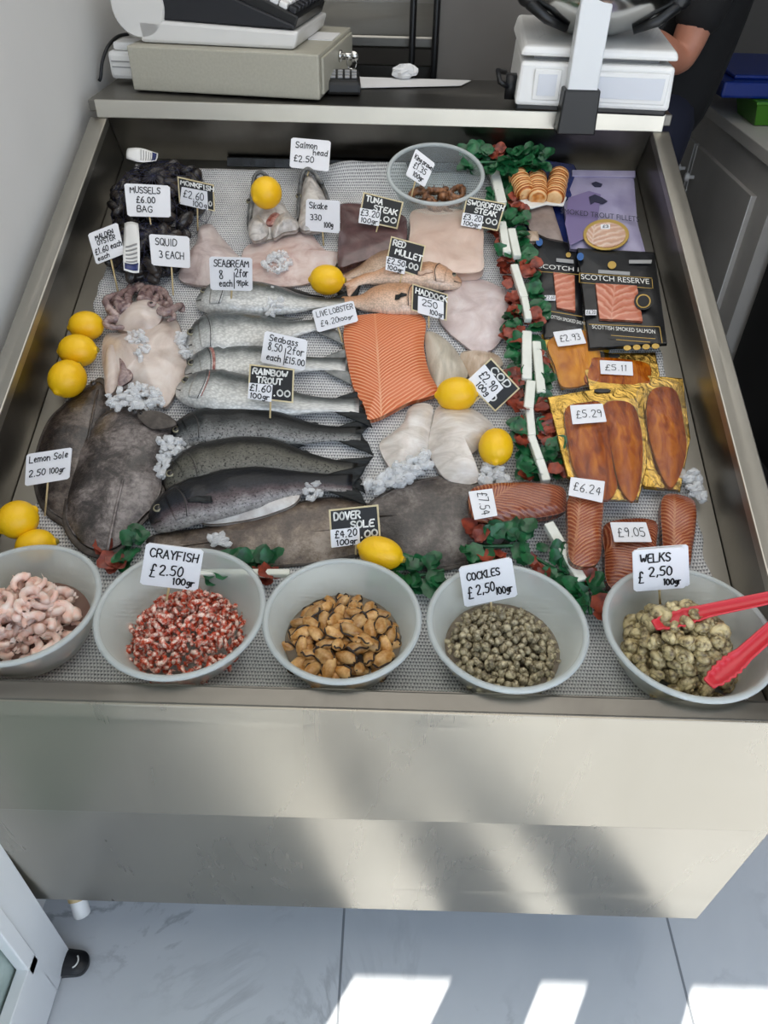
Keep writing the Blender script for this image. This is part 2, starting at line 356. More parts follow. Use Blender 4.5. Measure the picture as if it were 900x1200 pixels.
# ---------------------------------------------------------------- mesh collecting
class G:
    def __init__(s): s.v = []; s.f = []; s.uv = {}
    def add(s, vs, fs, uv=None):
        b = len(s.v); s.v.extend([tuple(map(float, p)) for p in vs]); s.f.extend([tuple(b+i for i in f) for f in fs])
        if uv:
            for i, q in enumerate(uv): s.uv[b+i] = q
        return b
    def box(s, c, d, m=None):
        x, y, z = d[0]/2, d[1]/2, d[2]/2
        vs = [Vector((i*x, j*y, k*z)) for i in (-1, 1) for j in (-1, 1) for k in (-1, 1)]
        if m is not None: vs = [m @ p for p in vs]
        vs = [p+Vector(c) for p in vs]
        s.add(vs, [(0, 1, 3, 2), (4, 6, 7, 5), (0, 4, 5, 1), (2, 3, 7, 6), (0, 2, 6, 4), (1, 5, 7, 3)]); return s
    def hexa(s, p):
        """eight corners: bottom 0-3, top 4-7, same turn"""
        s.add(p, [(3, 2, 1, 0), (4, 5, 6, 7), (0, 1, 5, 4), (1, 2, 6, 5), (2, 3, 7, 6), (3, 0, 4, 7)]); return s
    def tube(s, path, rad, n=8, flat=None):
        P = [Vector(p) for p in path]; k = len(P)
        if isinstance(rad, (int, float)): rad = [rad]*k
        vs = []; up = None
        for i in range(k):
            d = (P[min(i+1, k-1)]-P[max(i-1, 0)]).normalized()
            if up is None:
                up = Vector((0, 0, 1)) if abs(d.z) < .9 else Vector((0, 1, 0))
            a = d.cross(up)
            if a.length < 1e-6: a = d.orthogonal()
            a.normalize(); b = a.cross(d).normalized(); up = b
            for j in range(n):
                t = 2*pi*j/n; vs.append(P[i] + a*math.cos(t)*rad[i] + b*math.sin(t)*rad[i]*(flat or 1))
        fs = [(i*n+j, i*n+(j+1) % n, (i+1)*n+(j+1) % n, (i+1)*n+j) for i in range(k-1) for j in range(n)]
        fs += [tuple(range(n))[::-1], tuple((k-1)*n+j for j in range(n))]
        s.add(vs, fs); return s
    def lathe(s, prof, n=48, c=(0, 0, 0), m=None, sx=1, sy=1, loop=False):
        vs = []
        for r, z in prof:
            for j in range(n):
                t = 2*pi*j/n; p = Vector((r*math.cos(t)*sx, r*math.sin(t)*sy, z))
                if m is not None: p = m @ p
                vs.append(p+Vector(c))
        k = len(prof)
        fs = [(i*n+j, i*n+(j+1) % n, (i+1)*n+(j+1) % n, (i+1)*n+j) for i in range(k-1) for j in range(n)]
        if loop: fs += [((k-1)*n+j, (k-1)*n+(j+1) % n, (j+1) % n, j) for j in range(n)]
        else:
            if prof[0][0] > 1e-5: fs.append(tuple(range(n))[::-1])
            if prof[-1][0] > 1e-5: fs.append(tuple((k-1)*n+j for j in range(n)))
        s.add(vs, fs); return s
    def ell(s, c, r, nu=16, nv=10, m=None, fn=None):
        vs = []
        for i in range(nv+1):
            a = pi*i/nv-pi/2
            for j in range(nu):
                b = 2*pi*j/nu; d = Vector((math.cos(a)*math.cos(b), math.cos(a)*math.sin(b), math.sin(a)))
                k = fn(d) if fn else 1
                p = Vector((d.x*r[0]*k, d.y*r[1]*k, d.z*r[2]*k))
                if m is not None: p = m @ p
                vs.append(p+Vector(c))
        fs = [(i*nu+j, i*nu+(j+1) % nu, (i+1)*nu+(j+1) % nu, (i+1)*nu+j) for i in range(nv) for j in range(nu)]
        s.add(vs, fs); return s
    def prism(s, pts, a, b):
        """pts: list of 2-tuples extruded from local height a to b (xy plane)"""
        n = len(pts); vs = [(x, y, a) for x, y in pts]+[(x, y, b) for x, y in pts]
        fs = [tuple(range(n))[::-1], tuple(range(n, 2*n))]+[(i, (i+1) % n, n+(i+1) % n, n+i) for i in range(n)]
        s.add(vs, fs); return s
    def loft(s, rings, close=True):
        n = len(rings[0]); vs = [p for r in rings for p in r]; k = len(rings)
        fs = [(i*n+j, i*n+(j+1) % n, (i+1)*n+(j+1) % n, (i+1)*n+j) for i in range(k-1) for j in range(n)]
        if close: fs += [tuple(range(n))[::-1], tuple((k-1)*n+j for j in range(n))]
        s.add(vs, fs); return s
    def build(s, name, mat, parent=None, smooth=True, bevel=0, sub=0, seg=2, angle=None, matrix=None):
        me = bpy.data.meshes.new(name); me.from_pydata(s.v, [], s.f); me.update()
        me.validate()
        if s.uv:
            ul = me.uv_layers.new(name='UVMap')
            for lp in me.loops: ul.data[lp.index].uv = s.uv.get(lp.vertex_index, (0, 0))[:2]
        me.materials.append(mat)
        import bmesh
        bm = bmesh.new(); bm.from_mesh(me); bmesh.ops.remove_doubles(bm, verts=bm.verts, dist=1e-6)
        bmesh.ops.recalc_face_normals(bm, faces=bm.faces); bm.to_mesh(me); bm.free()
        if smooth:
            me.polygons.foreach_set('use_smooth', [True]*len(me.polygons))
            if angle: me.set_sharp_from_angle(angle=angle)
        o = bpy.data.objects.new(name, me); COL.objects.link(o)
        if parent is not None: o.parent = parent
        if matrix is not None: o.matrix_world = matrix
        if bevel:
            md = o.modifiers.new('bevel', 'BEVEL'); md.width = bevel; md.segments = seg; md.limit_method = 'ANGLE'; md.angle_limit = .6
        if sub:
            md = o.modifiers.new('sub', 'SUBSURF'); md.levels = sub; md.render_levels = sub
        return o

def tag(o, label=None, cat=None, group=None, kind=None):
    if label: o['label'] = label
    if cat: o['category'] = cat
    if group: o['group'] = group
    if kind: o['kind'] = kind
    return o
def thing(name, label, cat, matrix=None, group=None):
    o = bpy.data.objects.new(name, None); COL.objects.link(o); o.empty_display_size = .02
    if matrix is not None: o.matrix_world = matrix
    return tag(o, label, cat, group)
def dup(root, matrix, label=None):
    r = root.copy(); COL.objects.link(r); r.matrix_world = matrix
    if label: r['label'] = label
    for ch in list(root.children):
        c = ch.copy(); COL.objects.link(c); c.parent = r
        for g in list(ch.children):
            d = g.copy(); COL.objects.link(d); d.parent = c
    return r
def struct(o): o['kind'] = 'structure'; return o
def Tr(p): return Matrix.Translation(Vector([float(x) for x in p]))
def TM(u, v, h, rz=0): return MT @ Tr((u, v, h)) @ Matrix.Rotation(rz, 4, 'Z')

def catmull(pts, n, closed=True):
    P = [np.array(p, float) for p in pts]; k = len(P); out = []
    segs = k if closed else k-1
    for i in range(n):
        t = i/n*segs if closed else i/(n-1)*segs
        j = min(int(t), segs-1); f = t-j
        g = (lambda q: P[q % k]) if closed else (lambda q: P[min(max(q, 0), k-1)])
        a, b, c, d = g(j-1), g(j), g(j+1), g(j+2)
        out.append(.5*((2*b)+(c-a)*f+(2*a-5*b+4*c-d)*f*f+(3*b-a-3*c+d)*f**3))
    return out
def resample_linear(pts, n):
    P = [np.array(p, float) for p in pts]; k = len(P)
    L = [np.linalg.norm(P[(i+1) % k]-P[i]) for i in range(k)]; tot = sum(L); out = []
    per = [max(1, round(n*l/tot)) for l in L]
    for i in range(k):
        for q in range(per[i]): out.append(P[i]+(P[(i+1) % k]-P[i])*q/per[i])
    return out
def nz(x, y, z=0): return noise.noise(Vector((x, y, z)))

class TrayThing:
    """a thing lying on the display: local frame = display frame at its own base"""
    def __init__(s, name, label, cat, px, py, base=0, group=None, h=None):
        s.h0 = CT+base; s.u0, s.v0 = at(px, py, s.h0 if h is None else h)
        s.e = thing(name, label, cat, TM(s.u0, s.v0, s.h0), group)
    def p(s, px, py, h=0):
        u, v = at(px, py, s.h0+h); return (u-s.u0, v-s.v0, h)
def slab_geo(out2, thick, edge=.45, p=2.2, amp=.0015, ns=30, smooth=True, n=72, K=11, seed=0, fn=None, h0=0, side=.97):
    """a soft slab over an outline (list of xy): vertical edge, domed and slightly rumpled top"""
    pts = catmull(out2, n) if smooth else resample_linear(out2, n)
    n = len(pts); c = sum(pts)/n; g = G(); rings = []
    def ring(s, h): return [(*(c+(q-c)*s), h) for q in pts]
    rings.append(ring(side-.03, h0)); rings.append(ring(1.0, h0+thick*edge*.5))
    for k in range(K):
        s = math.cos(pi/2*k/K)**.8 if k else .985
        hh = thick*(edge+(1-edge)*(1-s**p))
        rr = []
        for q in pts:
            w = c+(q-c)*s; x, y = w[0], w[1]
            d = nz(x*ns, y*ns, seed)*amp*(1-s**6)+ (fn(x, y, s) if fn else 0)
            rr.append((x, y, h0+max(hh+d, thick*.08)))
        rings.append(rr)
    m = len(rings); vs = [q for r in rings for q in r]
    fs = [(i*n+j, i*n+(j+1) % n, (i+1)*n+(j+1) % n, (i+1)*n+j) for i in range(m-1) for j in range(n)]
    fs += [tuple(range(n))[::-1]]
    vs.append((c[0], c[1], h0+thick+nz(c[0]*ns, c[1]*ns, seed)*amp+(fn(c[0], c[1], 0) if fn else 0))); ci = len(vs)-1
    fs += [((m-1)*n+j, (m-1)*n+(j+1) % n, ci) for j in range(n)]
    g.add(vs, fs, [(q[0], q[1]) for q in vs]); return g
def slab(name, label, cat, out_px, base, thick, mat, group=None, **k):
    """single-mesh slab thing"""
    cx = sum(p[0] for p in out_px)/len(out_px); cy = sum(p[1] for p in out_px)/len(out_px)
    hm = CT+base+thick*.5; u0, v0 = at(cx, cy, hm)
    loc = [(a-u0, b-v0) for a, b in (at(x, y, hm) for x, y in out_px)]
    g = slab_geo(loc, thick, **k)
    o = g.build(name, mat, matrix=TM(u0, v0, CT+base)); return tag(o, label, cat, group)
def part_slab(tt, name, out_px, h, thick, mat, parent=None, **k):
    loc = [tt.p(x, y, h+thick*.5)[:2] for x, y in out_px]
    return slab_geo(loc, thick, h0=h, **k).build(name, mat, parent or tt.e)
# ================================================================ SETTING
ZB = ZR+LEN*SA; YB = LEN*CA; ZS = ZB+.03          # back rim, shelf
g = G(); g.box((.75, .55, -.01), (3.7, 7.9, .02)); struct(g.build('floor', M['floor'], smooth=False))
g = G(); g.box((0, -6.4, -.02), (14, 6, .02)); struct(g.build('floor_pavement', M['pave'], smooth=False))
g = G(); g.box((-.635, 1.2, 1.3), (.1, 4.3, 2.6)); struct(g.build('wall_left', M['wall'], smooth=False))
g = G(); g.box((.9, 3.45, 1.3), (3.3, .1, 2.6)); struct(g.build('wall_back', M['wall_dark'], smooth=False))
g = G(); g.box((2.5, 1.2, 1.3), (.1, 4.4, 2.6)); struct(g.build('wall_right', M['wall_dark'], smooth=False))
g = G(); g.box((.9, 1.2, 2.65), (3.6, 4.6, .1)); struct(g.build('ceiling', M['ceil'], smooth=False))
# shop front behind the photographer: unseen pier, with posts and an awning added to shape the sun
g = G(); g.box((-1.35, -1.0, 1.6), (1.55, .1, 3.2)); struct(g.build('wall_front', M['wall'], smooth=False))
for i, (x0, x1) in enumerate(((-.355, -.225), (-.115, .04))):
    g = G(); g.box(((x0+x1)/2, -.99, 1.2), (x1-x0, .06, 2.4)); struct(g.build('unseen_trim_%d' % (i+1), M['upvc'], smooth=False, bevel=.006))  # unseen posts, added to split the sunlight into separate floor patches
g = G(); g.box((.6, -1.05, 2.85), (3.6, .1, .9)); struct(g.build('unseen_trim_3', M['upvc'], smooth=False))
g = G(); g.hexa([(-4, -2.2, 2.95), (3, -2.2, 2.95), (3, -1.0, 3.25), (-4, -1.0, 3.25), (-4, -2.2, 2.97), (3, -2.2, 2.97), (3, -1.0, 3.27), (-4, -1.0, 3.27)])
struct(g.build('added_awning', M['awning'], smooth=False))  # unseen awning, added so its edge ends the sun before the counter

# door, opened inwards against the counter
def door():
    X = -.508; TH = .05
    yb0 = float(atx(41, 1124, X)[1]); zb0 = float(atx(41, 1124, X)[2]); yg = float(atx(25, 1132, X)[1]); zg = float(atx(25, 1132, X)[2])
    y1 = -.028; y0 = -.93; z0 = .008; z1 = 2.05
    e = struct(thing('door_1', None, None, Tr((X, 0, 0))))
    g = G()
    st = y1-yb0; ra = zb0-z0
    for (a, b, c, d) in ((y1-st, y1, z0, z1), (y0, y0+st, z0, z1), (y0+st, y1-st, z0, zb0), (y0+st, y1-st, z1-st, z1)):
        g.box((-TH/2, (a+b)/2, (c+d)/2), (TH, b-a, d-c))
    struct(g.build('door_frame', M['upvc'], e, smooth=False, bevel=.0012))
    g = G(); bw = yb0-yg
    for (a, b, c, d) in ((yb0-bw, yb0+.001, zb0-.001, z1-st), (y0+st, y0+st+bw, zb0, z1-st), (y0+st, yb0, zb0, zb0+bw), (y0+st, yb0, z1-st-bw, z1-st)):
        g.box((-.004, (a+b)/2, (c+d)/2), (.02, b-a, d-c))
    struct(g.build('glazing_bead', M['upvc'], e, smooth=False, bevel=.002))
    g = G(); g.box((-.024, (y0+st+yb0)/2, (zb0+z1-st)/2), (.012, yb0-y0-st, z1-st-zb0)); struct(g.build('door_pane', M['glass_frost'], e, smooth=False))
    g = G(); g.box((.006, y1-.045, 1.05), (.012, .03, .2)); g.tube([(.01, y1-.045, 1.06), (.045, y1-.045, 1.06), (.05, y1-.06, 1.06), (.05, y1-.17, 1.06)], .008)
    struct(g.build('door_handle', M['chrome'], e))
door()

# ================================================================ COUNTER
cnt = thing('fish_counter', 'stainless steel sloping fish display counter with deep tray and plain front', 'counter', Tr((0, 0, 0)))
RW = .033; YF = -.023; XO = HW+RW; ZSEAM = ZR-.2297; ZBOT = .195; ZCR = ZR-.065
def tw(u, v, h): return tuple(T(u, v, h))
g = G()
g.hexa([(-XO, YF, ZR-.014), (XO, YF, ZR-.014), (XO, .002, ZR-.014), (-XO, .002, ZR-.014), (-XO, YF, ZR-.003), (XO, YF, ZR-.003), (XO, .002, ZR), (-XO, .002, ZR)])
g.build('front_rim', M['steel_in'], cnt, smooth=False, bevel=.002)
for s in (-1, 1):
    a, b = (HW, XO) if s > 0 else (-XO, -HW)
    g = G(); g.hexa([tw(a, -.008, -.016), tw(b, -.008, -.016), tw(b, LEN+.0, -.016), tw(a, LEN+.0, -.016), tw(a, -.008, 0), tw(b, -.008, 0), tw(b, LEN, 0), tw(a, LEN, 0)])
    g.build('side_rim', M['steel_rim'], cnt, smooth=False, bevel=.002)
g = G(); g.hexa([(-XO, -.038, ZSEAM), (XO, -.038, ZSEAM), (XO, -.024, ZSEAM), (-XO, -.024, ZSEAM), (-XO, YF-.002, ZR-.004), (XO, YF-.002, ZR-.004), (XO, YF+.008, ZR-.004), (-XO, YF+.008, ZR-.004)])
g.build('front_panel', M['steel_front'], cnt, smooth=False, bevel=.002)
g = G(); g.hexa([(-XO, -.018, ZBOT), (XO, -.018, ZBOT), (XO, -.010, ZBOT), (-XO, -.010, ZBOT), (-XO, -.0352, ZSEAM-.0005), (XO, -.0352, ZSEAM-.0005), (XO, -.02, ZSEAM-.0005), (-XO, -.02, ZSEAM-.0005)])
g.build('lower_front_panel', M['steel_front'], cnt, smooth=False, bevel=.0012)
ycr = .155; vb = LEN+.022
ytop = vb*CA-FH*SA
prof = [(.004, ZCR)] + [(.15, ZCR)] + [tuple(T(0, v, FH)[1:]) for v in np.linspace(.198, vb, 12)]
def sheet(x0, x1, prof, th):
    g = G(); n = len(prof)
    vs = [(x, y, z-k) for k in (0, th) for x in (x0, x1) for y, z in prof]
    q = lambda k, i, j: (k*2+i)*n+j
    fs = []
    for j in range(n-1):
        fs += [(q(0, 0, j), q(0, 1, j), q(0, 1, j+1), q(0, 0, j+1)), (q(1, 0, j), q(1, 0, j+1), q(1, 1, j+1), q(1, 1, j)),
               (q(0, 0, j), q(0, 0, j+1), q(1, 0, j+1), q(1, 0, j)), (q(0, 1, j), q(1, 1, j), q(1, 1, j+1), q(0, 1, j+1))]
    fs += [(q(0, 0, 0), q(1, 0, 0), q(1, 1, 0), q(0, 1, 0)), (q(0, 0, n-1), q(0, 1, n-1), q(1, 1, n-1), q(1, 0, n-1))]
    g.add(vs, fs); return g
sheet(-HW, HW, prof, .012).build('tray_floor', M['steel'], cnt, smooth=False)
for s in (-1, 1):
    x0, x1 = (HW+.0012, HW+.006) if s > 0 else (-HW-.006, -HW-.0012)
    top = [(0, ZR-.002), (YB, ZB-.002)]
    poly = top + [(float(T(0, vb, FH)[1])+.002, float(T(0, vb, FH)[2])-.01)] + [(y, z-.012) for y, z in prof[::-1]][1:]
    g = G(); n = len(poly); g.add([(x, y, z) for x in (x0, x1) for y, z in poly], [tuple(range(n)), tuple(range(n, 2*n))[::-1]]+[(i, (i+1) % n, n+(i+1) % n, n+i) for i in range(n)])
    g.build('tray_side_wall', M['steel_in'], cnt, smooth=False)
    xs = XO-.008 if s > 0 else -XO
    g = G(); P = [(YF+.012, ZBOT), (YB+.25, ZBOT), (YB+.25, ZB-.02), (YB, ZB-.02), (0, ZR-.02), (YF+.012, ZR-.02)]
    n = len(P); g.add([(x, y, z) for x in (xs, xs+.008) for y, z in P], [tuple(range(n)), tuple(range(n, 2*n))[::-1]]+[(i, (i+1) % n, n+(i+1) % n, n+i) for i in range(n)])
    g.build('side_panel', M['steel'], cnt, smooth=False)
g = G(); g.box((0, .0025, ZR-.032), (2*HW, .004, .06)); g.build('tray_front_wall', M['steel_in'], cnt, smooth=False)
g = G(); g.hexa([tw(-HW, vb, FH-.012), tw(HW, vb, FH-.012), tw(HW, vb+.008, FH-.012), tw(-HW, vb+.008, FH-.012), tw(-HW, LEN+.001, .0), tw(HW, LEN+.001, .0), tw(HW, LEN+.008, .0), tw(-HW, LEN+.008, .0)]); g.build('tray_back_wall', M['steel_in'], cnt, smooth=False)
g = G(); g.box((0, YB-.002, ZB+.0145), (2*XO-.03, .006, .031)); g.build('back_lip', M['steel_lip'], cnt, smooth=False, bevel=.0015)
g = G(); g.box((0, YB+.14, ZS-.012), (2*XO, .275, .02)); g.build('back_shelf', M['steel_shaded'], cnt, smooth=False, bevel=.002)
g = G(); g.box((0, YB+.27, (ZS+ZBOT)/2-.02), (2*XO, .008, ZS-ZBOT-.03)); g.build('back_panel', M['steel_shaded'], cnt, smooth=False)
for x in (-.46, .46):
    for y in (.12, YB+.18):
        g = G(); g.tube([(x, y, 0), (x, y, ZBOT+.25)], .019, 12); g.build('leg', M['steel'], cnt)
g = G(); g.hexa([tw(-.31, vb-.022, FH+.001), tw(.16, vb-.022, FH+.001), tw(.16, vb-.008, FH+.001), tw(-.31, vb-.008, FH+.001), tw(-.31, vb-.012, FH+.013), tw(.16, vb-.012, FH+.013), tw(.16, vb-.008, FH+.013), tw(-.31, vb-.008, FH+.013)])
g.build('gap_shade', M['shade_black'], cnt, smooth=False)  # black strip put in for the shade behind the matting

# matting
def matting():
    nu, nv = 120, 170; vs = []; uv = []
    for j in range(nv):
        s = j/(nv-1)
        for i in range(nu):
            q = i/(nu-1)*2-1
            a = s*1.112+.004
            e = .487+.012*nz(a*7, q > 0, 3)+.008*nz(a*25, q > 0, 9)
            if q > 0: e += .012*max(0, 1-a*1.2)
            if q < 0: e -= .0
            u = q*e
            end = 1.0+.006*nz(u*9, 2.2)+.012*nz(u*3.1, 7.7)
            a = a*end
            sa_ = a
            for (ya_, za_), (yb_, zb_) in zip(prof, prof[1:]):
                sl_ = math.hypot(yb_-ya_, zb_-za_)
                if sa_ <= sl_: break
                sa_ -= sl_
            y = ya_+(yb_-ya_)*sa_/sl_; z = za_+(zb_-za_)*sa_/sl_+.0034
            w = .0005*nz(u*22, a*22, 1)+.0004*nz(u*60, a*60, 4)
            if s > .94 and a > .3:
                k = (s-.94)/.06; b = max(0, nz(u*6+1.3, .5, 2)+.15)*.03*k*k+.006*k
                if u > .06: b = min(b, .008 if u < .40 else .02)
                w += b
            if abs(q) > .965:
                k = (abs(q)-.965)/.035; w += k*k*(.001+.005*max(0, nz(a*11, q, 6)))
            vs.append((u, y, z+w)); uv.append((u, a))
    fs = [(j*nu+i, j*nu+i+1, (j+1)*nu+i+1, (j+1)*nu+i) for j in range(nv-1) for i in range(nu-1)]
    g = G(); g.add(vs, fs, uv)
    o = g.build('matting', M['cloth']); md = o.modifiers.new('thick', 'SOLIDIFY'); md.thickness = .0012; md.offset = -1
    tag(o, 'grey woven mesh matting lining the bottom of the display tray', 'matting')
matting()

# ================================================================ BACK SHELF THINGS
def frame(A, B, zup=None):
    """matrix at A with x towards B (horizontal), z up"""
    d = Vector((B[0]-A[0], B[1]-A[1], 0)); w = d.length; d.normalize(); n = Vector((-d.y, d.x, 0))
    return Matrix(((d.x, n.x, 0, A[0]), (d.y, n.y, 0, A[1]), (0, 0, 1, A[2]), (0, 0, 0, 1))), w
A = atz(157, 107, ZS); A[2] = ZS; B = atz(375, 119, ZS)
mt, W = frame(A, B)
HD = .076
drawer = thing('cash_box', 'beige metal cash drawer box under the black till on the back shelf', 'cash drawer', mt @ Tr((0, 0, 0)))
g = G(); g.box((W/2, .17, .002+HD/2), (W, .34, HD)); g.build('case', M['beige'], drawer, smooth=False, bevel=.003)
g = G(); g.box((W+.003, .17, .002+HD/2), (.006, .31, HD-.014)); fr = g.build('drawer_front', M['beige'], drawer, smooth=False, bevel=.002)
g = G(); g.lathe([(.011, 0), (.011, .005), (.006, .007), (0, .007)], 20, (W+.006, .17, .05), Matrix.Rotation(pi/2, 4, 'Y')); lk = g.build('lock', M['chrome'], fr)
ks = thing('key_bunch', 'small bunch of keys hanging from the cash drawer lock', 'keys', mt @ Tr((W+.016, .17, .05)))
g = G(); g.box((.006, 0, .0), (.02, .003, .012)); g.lathe([(.010, -.0012), (.010, .0012)], 14, (.02, 0, 0), Matrix.Rotation(pi/2, 4, 'X')); g.build('key', M['chrome'], ks)
g = G(); g.tube([(.016+.010*math.cos(t), .002*math.sin(2*t), -.012+.012*math.sin(t)) for t in np.linspace(0, 6.2, 18)], .0009, 6); g.box((.014, .002, -.034), (.008, .002, .026)); g.build('key', M['chrome'], ks)
for x in (.02, W-.02):
    for y in (.03, .31):
        g = G(); g.lathe([(.006, 0), (.006, .004)], 12, (x, y, 0)); g.build('foot', M['black_plastic'], drawer)
# till: side outline read on the plane of its near side
tm = mt @ Tr((0, .03, (.002+HD))); yt = (tm @ Vector((W/2, 0, 0))).y
inv = tm.inverted()
def tp2(px, py):
    q = inv @ Vector([float(x) for x in aty(px, py, yt)]); return (q.x, q.z)
till = thing('cash_register', 'black and white electronic till seen from its side on the beige cash drawer', 'till', tm)
def side_extrude(prof, y0, y1):
    g = G(); n = len(prof)
    g.add([(x, y, z) for y in (y0, y1) for x, z in prof], [tuple(range(n)), tuple(range(n, 2*n))[::-1]]+[(i, (i+1) % n, n+(i+1) % n, n+i) for i in range(n)]); return g
b0 = tp2(160, 49); b1 = tp2(347, 58); b2 = tp2(350, 36); b3 = tp2(154, 24)
zz = min(b0[1], b1[1])
side_extrude([(b0[0], .001), (b1[0], .001), (b2[0]+.004, b2[1]-zz), (b3[0], b3[1]-zz)], 0, .27).build('base', M['till_white'], till, smooth=False, bevel=.006)
t1 = tp2(153, 0); t2 = tp2(276, 0); t3 = tp2(347, 34); zt = .2
side_extrude([(b3[0]+.002, b3[1]-zz), (t3[0], t3[1]-zz), (t3[0], t3[1]-zz+.006), (t2[0], t2[1]-zz), (t2[0]-.05, t2[1]-zz+.03), (t2[0]-.09, t2[1]-zz+.075), (b3[0]+.01, t1[1]-zz+.085)], .004, .262).build('casing', M['till_black'], till, smooth=False, bevel=.008)
# key deck on the slope, with key caps
dx = (t3[0]-t2[0]); dz = (t3[1]-t2[1]); L_ = math.hypot(dx, dz); rt = Matrix.Rotation(math.atan2(-dz, dx), 4, 'Y')
org = Vector((t2[0], .0, t2[1]-zz+.006))
for side in (0,):
    g = G(); g.box(org+rt @ Vector((L_*.52, .137, .004)), (L_*.98, .25, .022), rt); deck = g.build('key_deck', M['black_plastic'], till, smooth=False, bevel=.003)
    for i in range(6):
        for j in range(7):
            c = org+rt @ Vector((L_*(.1+.155*i), .03+.032*j, .019)); g = G(); g.box(c, (.016, .022, .012), rt)
            g.build('key_cap', M['white_plastic'] if j < 4 and 1 <= i <= 4 else M['till_black'], deck, smooth=False, bevel=.003)
g = G(); rr = Matrix.Rotation(pi/2, 4, 'X'); c1 = tp2(152, 12)
g.lathe([(.0, -.25), (.05, -.25), (.056, -.24), (.056, -.01), (.05, 0), (0, 0)], 36, (c1[0]+.006, 0, c1[1]-zz+.004), rr); g.build('paper_cover', M['till_white'], till, angle=.6)
g = G(); g.box((W+.0-.03, .20, .004), (.05, .09, .002)); o = g.build('till_receipt', M['paper'], smooth=False, matrix=mt @ Tr((0, 0, HD-.001))); tag(o, 'small pale paper slip lying on top of the cash drawer', 'paper')
# adaptor and cable at the left end
o = G().box((0, 0, 0), (.075, .06, .05)).build('base', M['white_plastic'], smooth=False, bevel=.008)
ad = thing('power_adaptor', 'white plastic plug adaptor block left of the beige cash drawer', 'adaptor', mt @ Tr((-.034, .09, .032))); o.name = 'casing'; o.parent = ad
for zz_ in (-.002, .008):
    G().box((0, -.0305, zz_), (.06, .002, .002)).build('slot', M['grey_print'], ad, smooth=False)
for i in range(3):
    G().box((.01+.009*i, -.026, -.0255), (.004, .006, .012)).build('pin', M['black_plastic'], ad, smooth=False)
G().box((.0, .0, .033), (.05, .05, .016)).build('cap', M['white_plastic'], ad, smooth=False, bevel=.006)
y0 = (mt @ Vector((0, .1, 0))).y
pts = [aty(118, 103, y0-.03), aty(118, 90, y0-.03), aty(120, 72, y0-.02), aty(127, 54, y0), aty(138, 43, y0+.05), aty(150, 40, y0+.1)]
pts[0][2] = ZS+.004
o = G().tube(catmull(pts, 30, False), .0034, 8).build('power_cable', M['rubber']); tag(o, 'black power cord curving down the white wall beside the till', 'cord')
# card reader
P = atz(403, 108, ZS); mm = Tr((P[0], P[1], ZS)) @ Matrix.Rotation(.05, 4, 'Z')
cr = thing('card_reader', 'small black card payment reader beside the cash drawer', 'card reader', mm)
g = G(); g.hexa([(-.035, -.03, 0), (.035, -.03, 0), (.035, .05, 0), (-.035, .05, 0), (-.033, -.028, .024), (.033, -.028, .024), (.03, .05, .034), (-.03, .05, .034)]); g.build('body', M['black_plastic'], cr, smooth=False, bevel=.006)
for i in range(4):
    for j in range(3):
        g = G(); g.box((-.021+.014*i, -.006+.016*j, .0285+.0022*j), (.010, .010, .004)); g.build('key', M['grey_print'], cr, smooth=False, bevel=.001)
# sheets and crumpled paper
P0 = [atz(*q, ZS) for q in ((392, 90), (552, 95), (540, 101), (395, 104))]
g = G(); g.hexa([(p[0], p[1], ZS+.0005) for p in (P0[3], P0[2], P0[1], P0[0])]+[(p[0], p[1], ZS+.0015) for p in (P0[3], P0[2], P0[1], P0[0])])
o = g.build('paper_sheet', M['paper'], smooth=False); tag(o, 'flat white paper sheet lying along the back of the steel shelf', 'paper')
P = atz(474, 93, ZS); g = G()
g.ell((0, 0, .013), (.028, .018, .014), 14, 8, fn=lambda d: 1+.5*nz(d.x*2.2, d.y*2.2, d.z*2.2)); o = g.build('paper_scrap', M['paper'], smooth=False, matrix=Tr((P[0], P[1]+.0, ZS+.002))); tag(o, 'crumpled white paper scrap on the shelf between till and scale', 'paper')
# scale
A = atz(602, 130, ZS); B = atz(782, 138, ZS); A[2] = ZS; sm, SW = frame(A, B)
sc = thing('weighing_scale', 'white counter scale with two customer display windows on the back shelf', 'scale', sm)
G().box((SW/2, .14, .007), (SW*.98, .27, .014)).build('base', M['black_plastic'], sc, smooth=False, bevel=.004)
bh = .071
g = G(); g.hexa([(0, 0, .010), (SW, 0, .010), (SW, .29, .010), (0, .29, .010), (.004, .006, .010+bh), (SW-.004, .006, .010+bh), (SW-.004, .29, .010+bh), (.004, .29, .010+bh)])
body = g.build('body', M['white_plastic'], sc, smooth=False, bevel=.006)
for (x0, x1) in ((.03, SW*.28), (SW*.44, SW*.96)):
    G().box(((x0+x1)/2, .001, .010+bh*.5), (x1-x0, .004, bh*.72)).build('display_frame', M['white_plastic'], sc, smooth=False, bevel=.002)
    G().box(((x0+x1)/2, -.0008, .010+bh*.5), (x1-x0-.016, .003, bh*.72-.016)).build('display', M['screen'], sc, smooth=False)
z = .010+bh+.008
G().box((SW/2, .15, z-.005), (SW*.8, .22, .012)).build('support', M['grey_print'], sc, smooth=False)
g = G(); g.hexa([(.0, .008, z), (SW, .008, z), (SW+.004, .30, z), (-.004, .30, z), (.006, .012, z+.016), (SW-.006, .012, z+.016), (SW-.004, .30, z+.03), (.004, .30, z+.03)]); g.build('platter', M['white_plastic'], sc, smooth=False, bevel=.006)
g = G(); g.tube([(-.012, .05, .03), (-.03, .04, .04), (-.035, .06, .055), (-.02, .08, .05)], .005, 8); g.box((-.008, .06, .03), (.02, .03, .04)); g.build('lead', M['rubber'], sc)
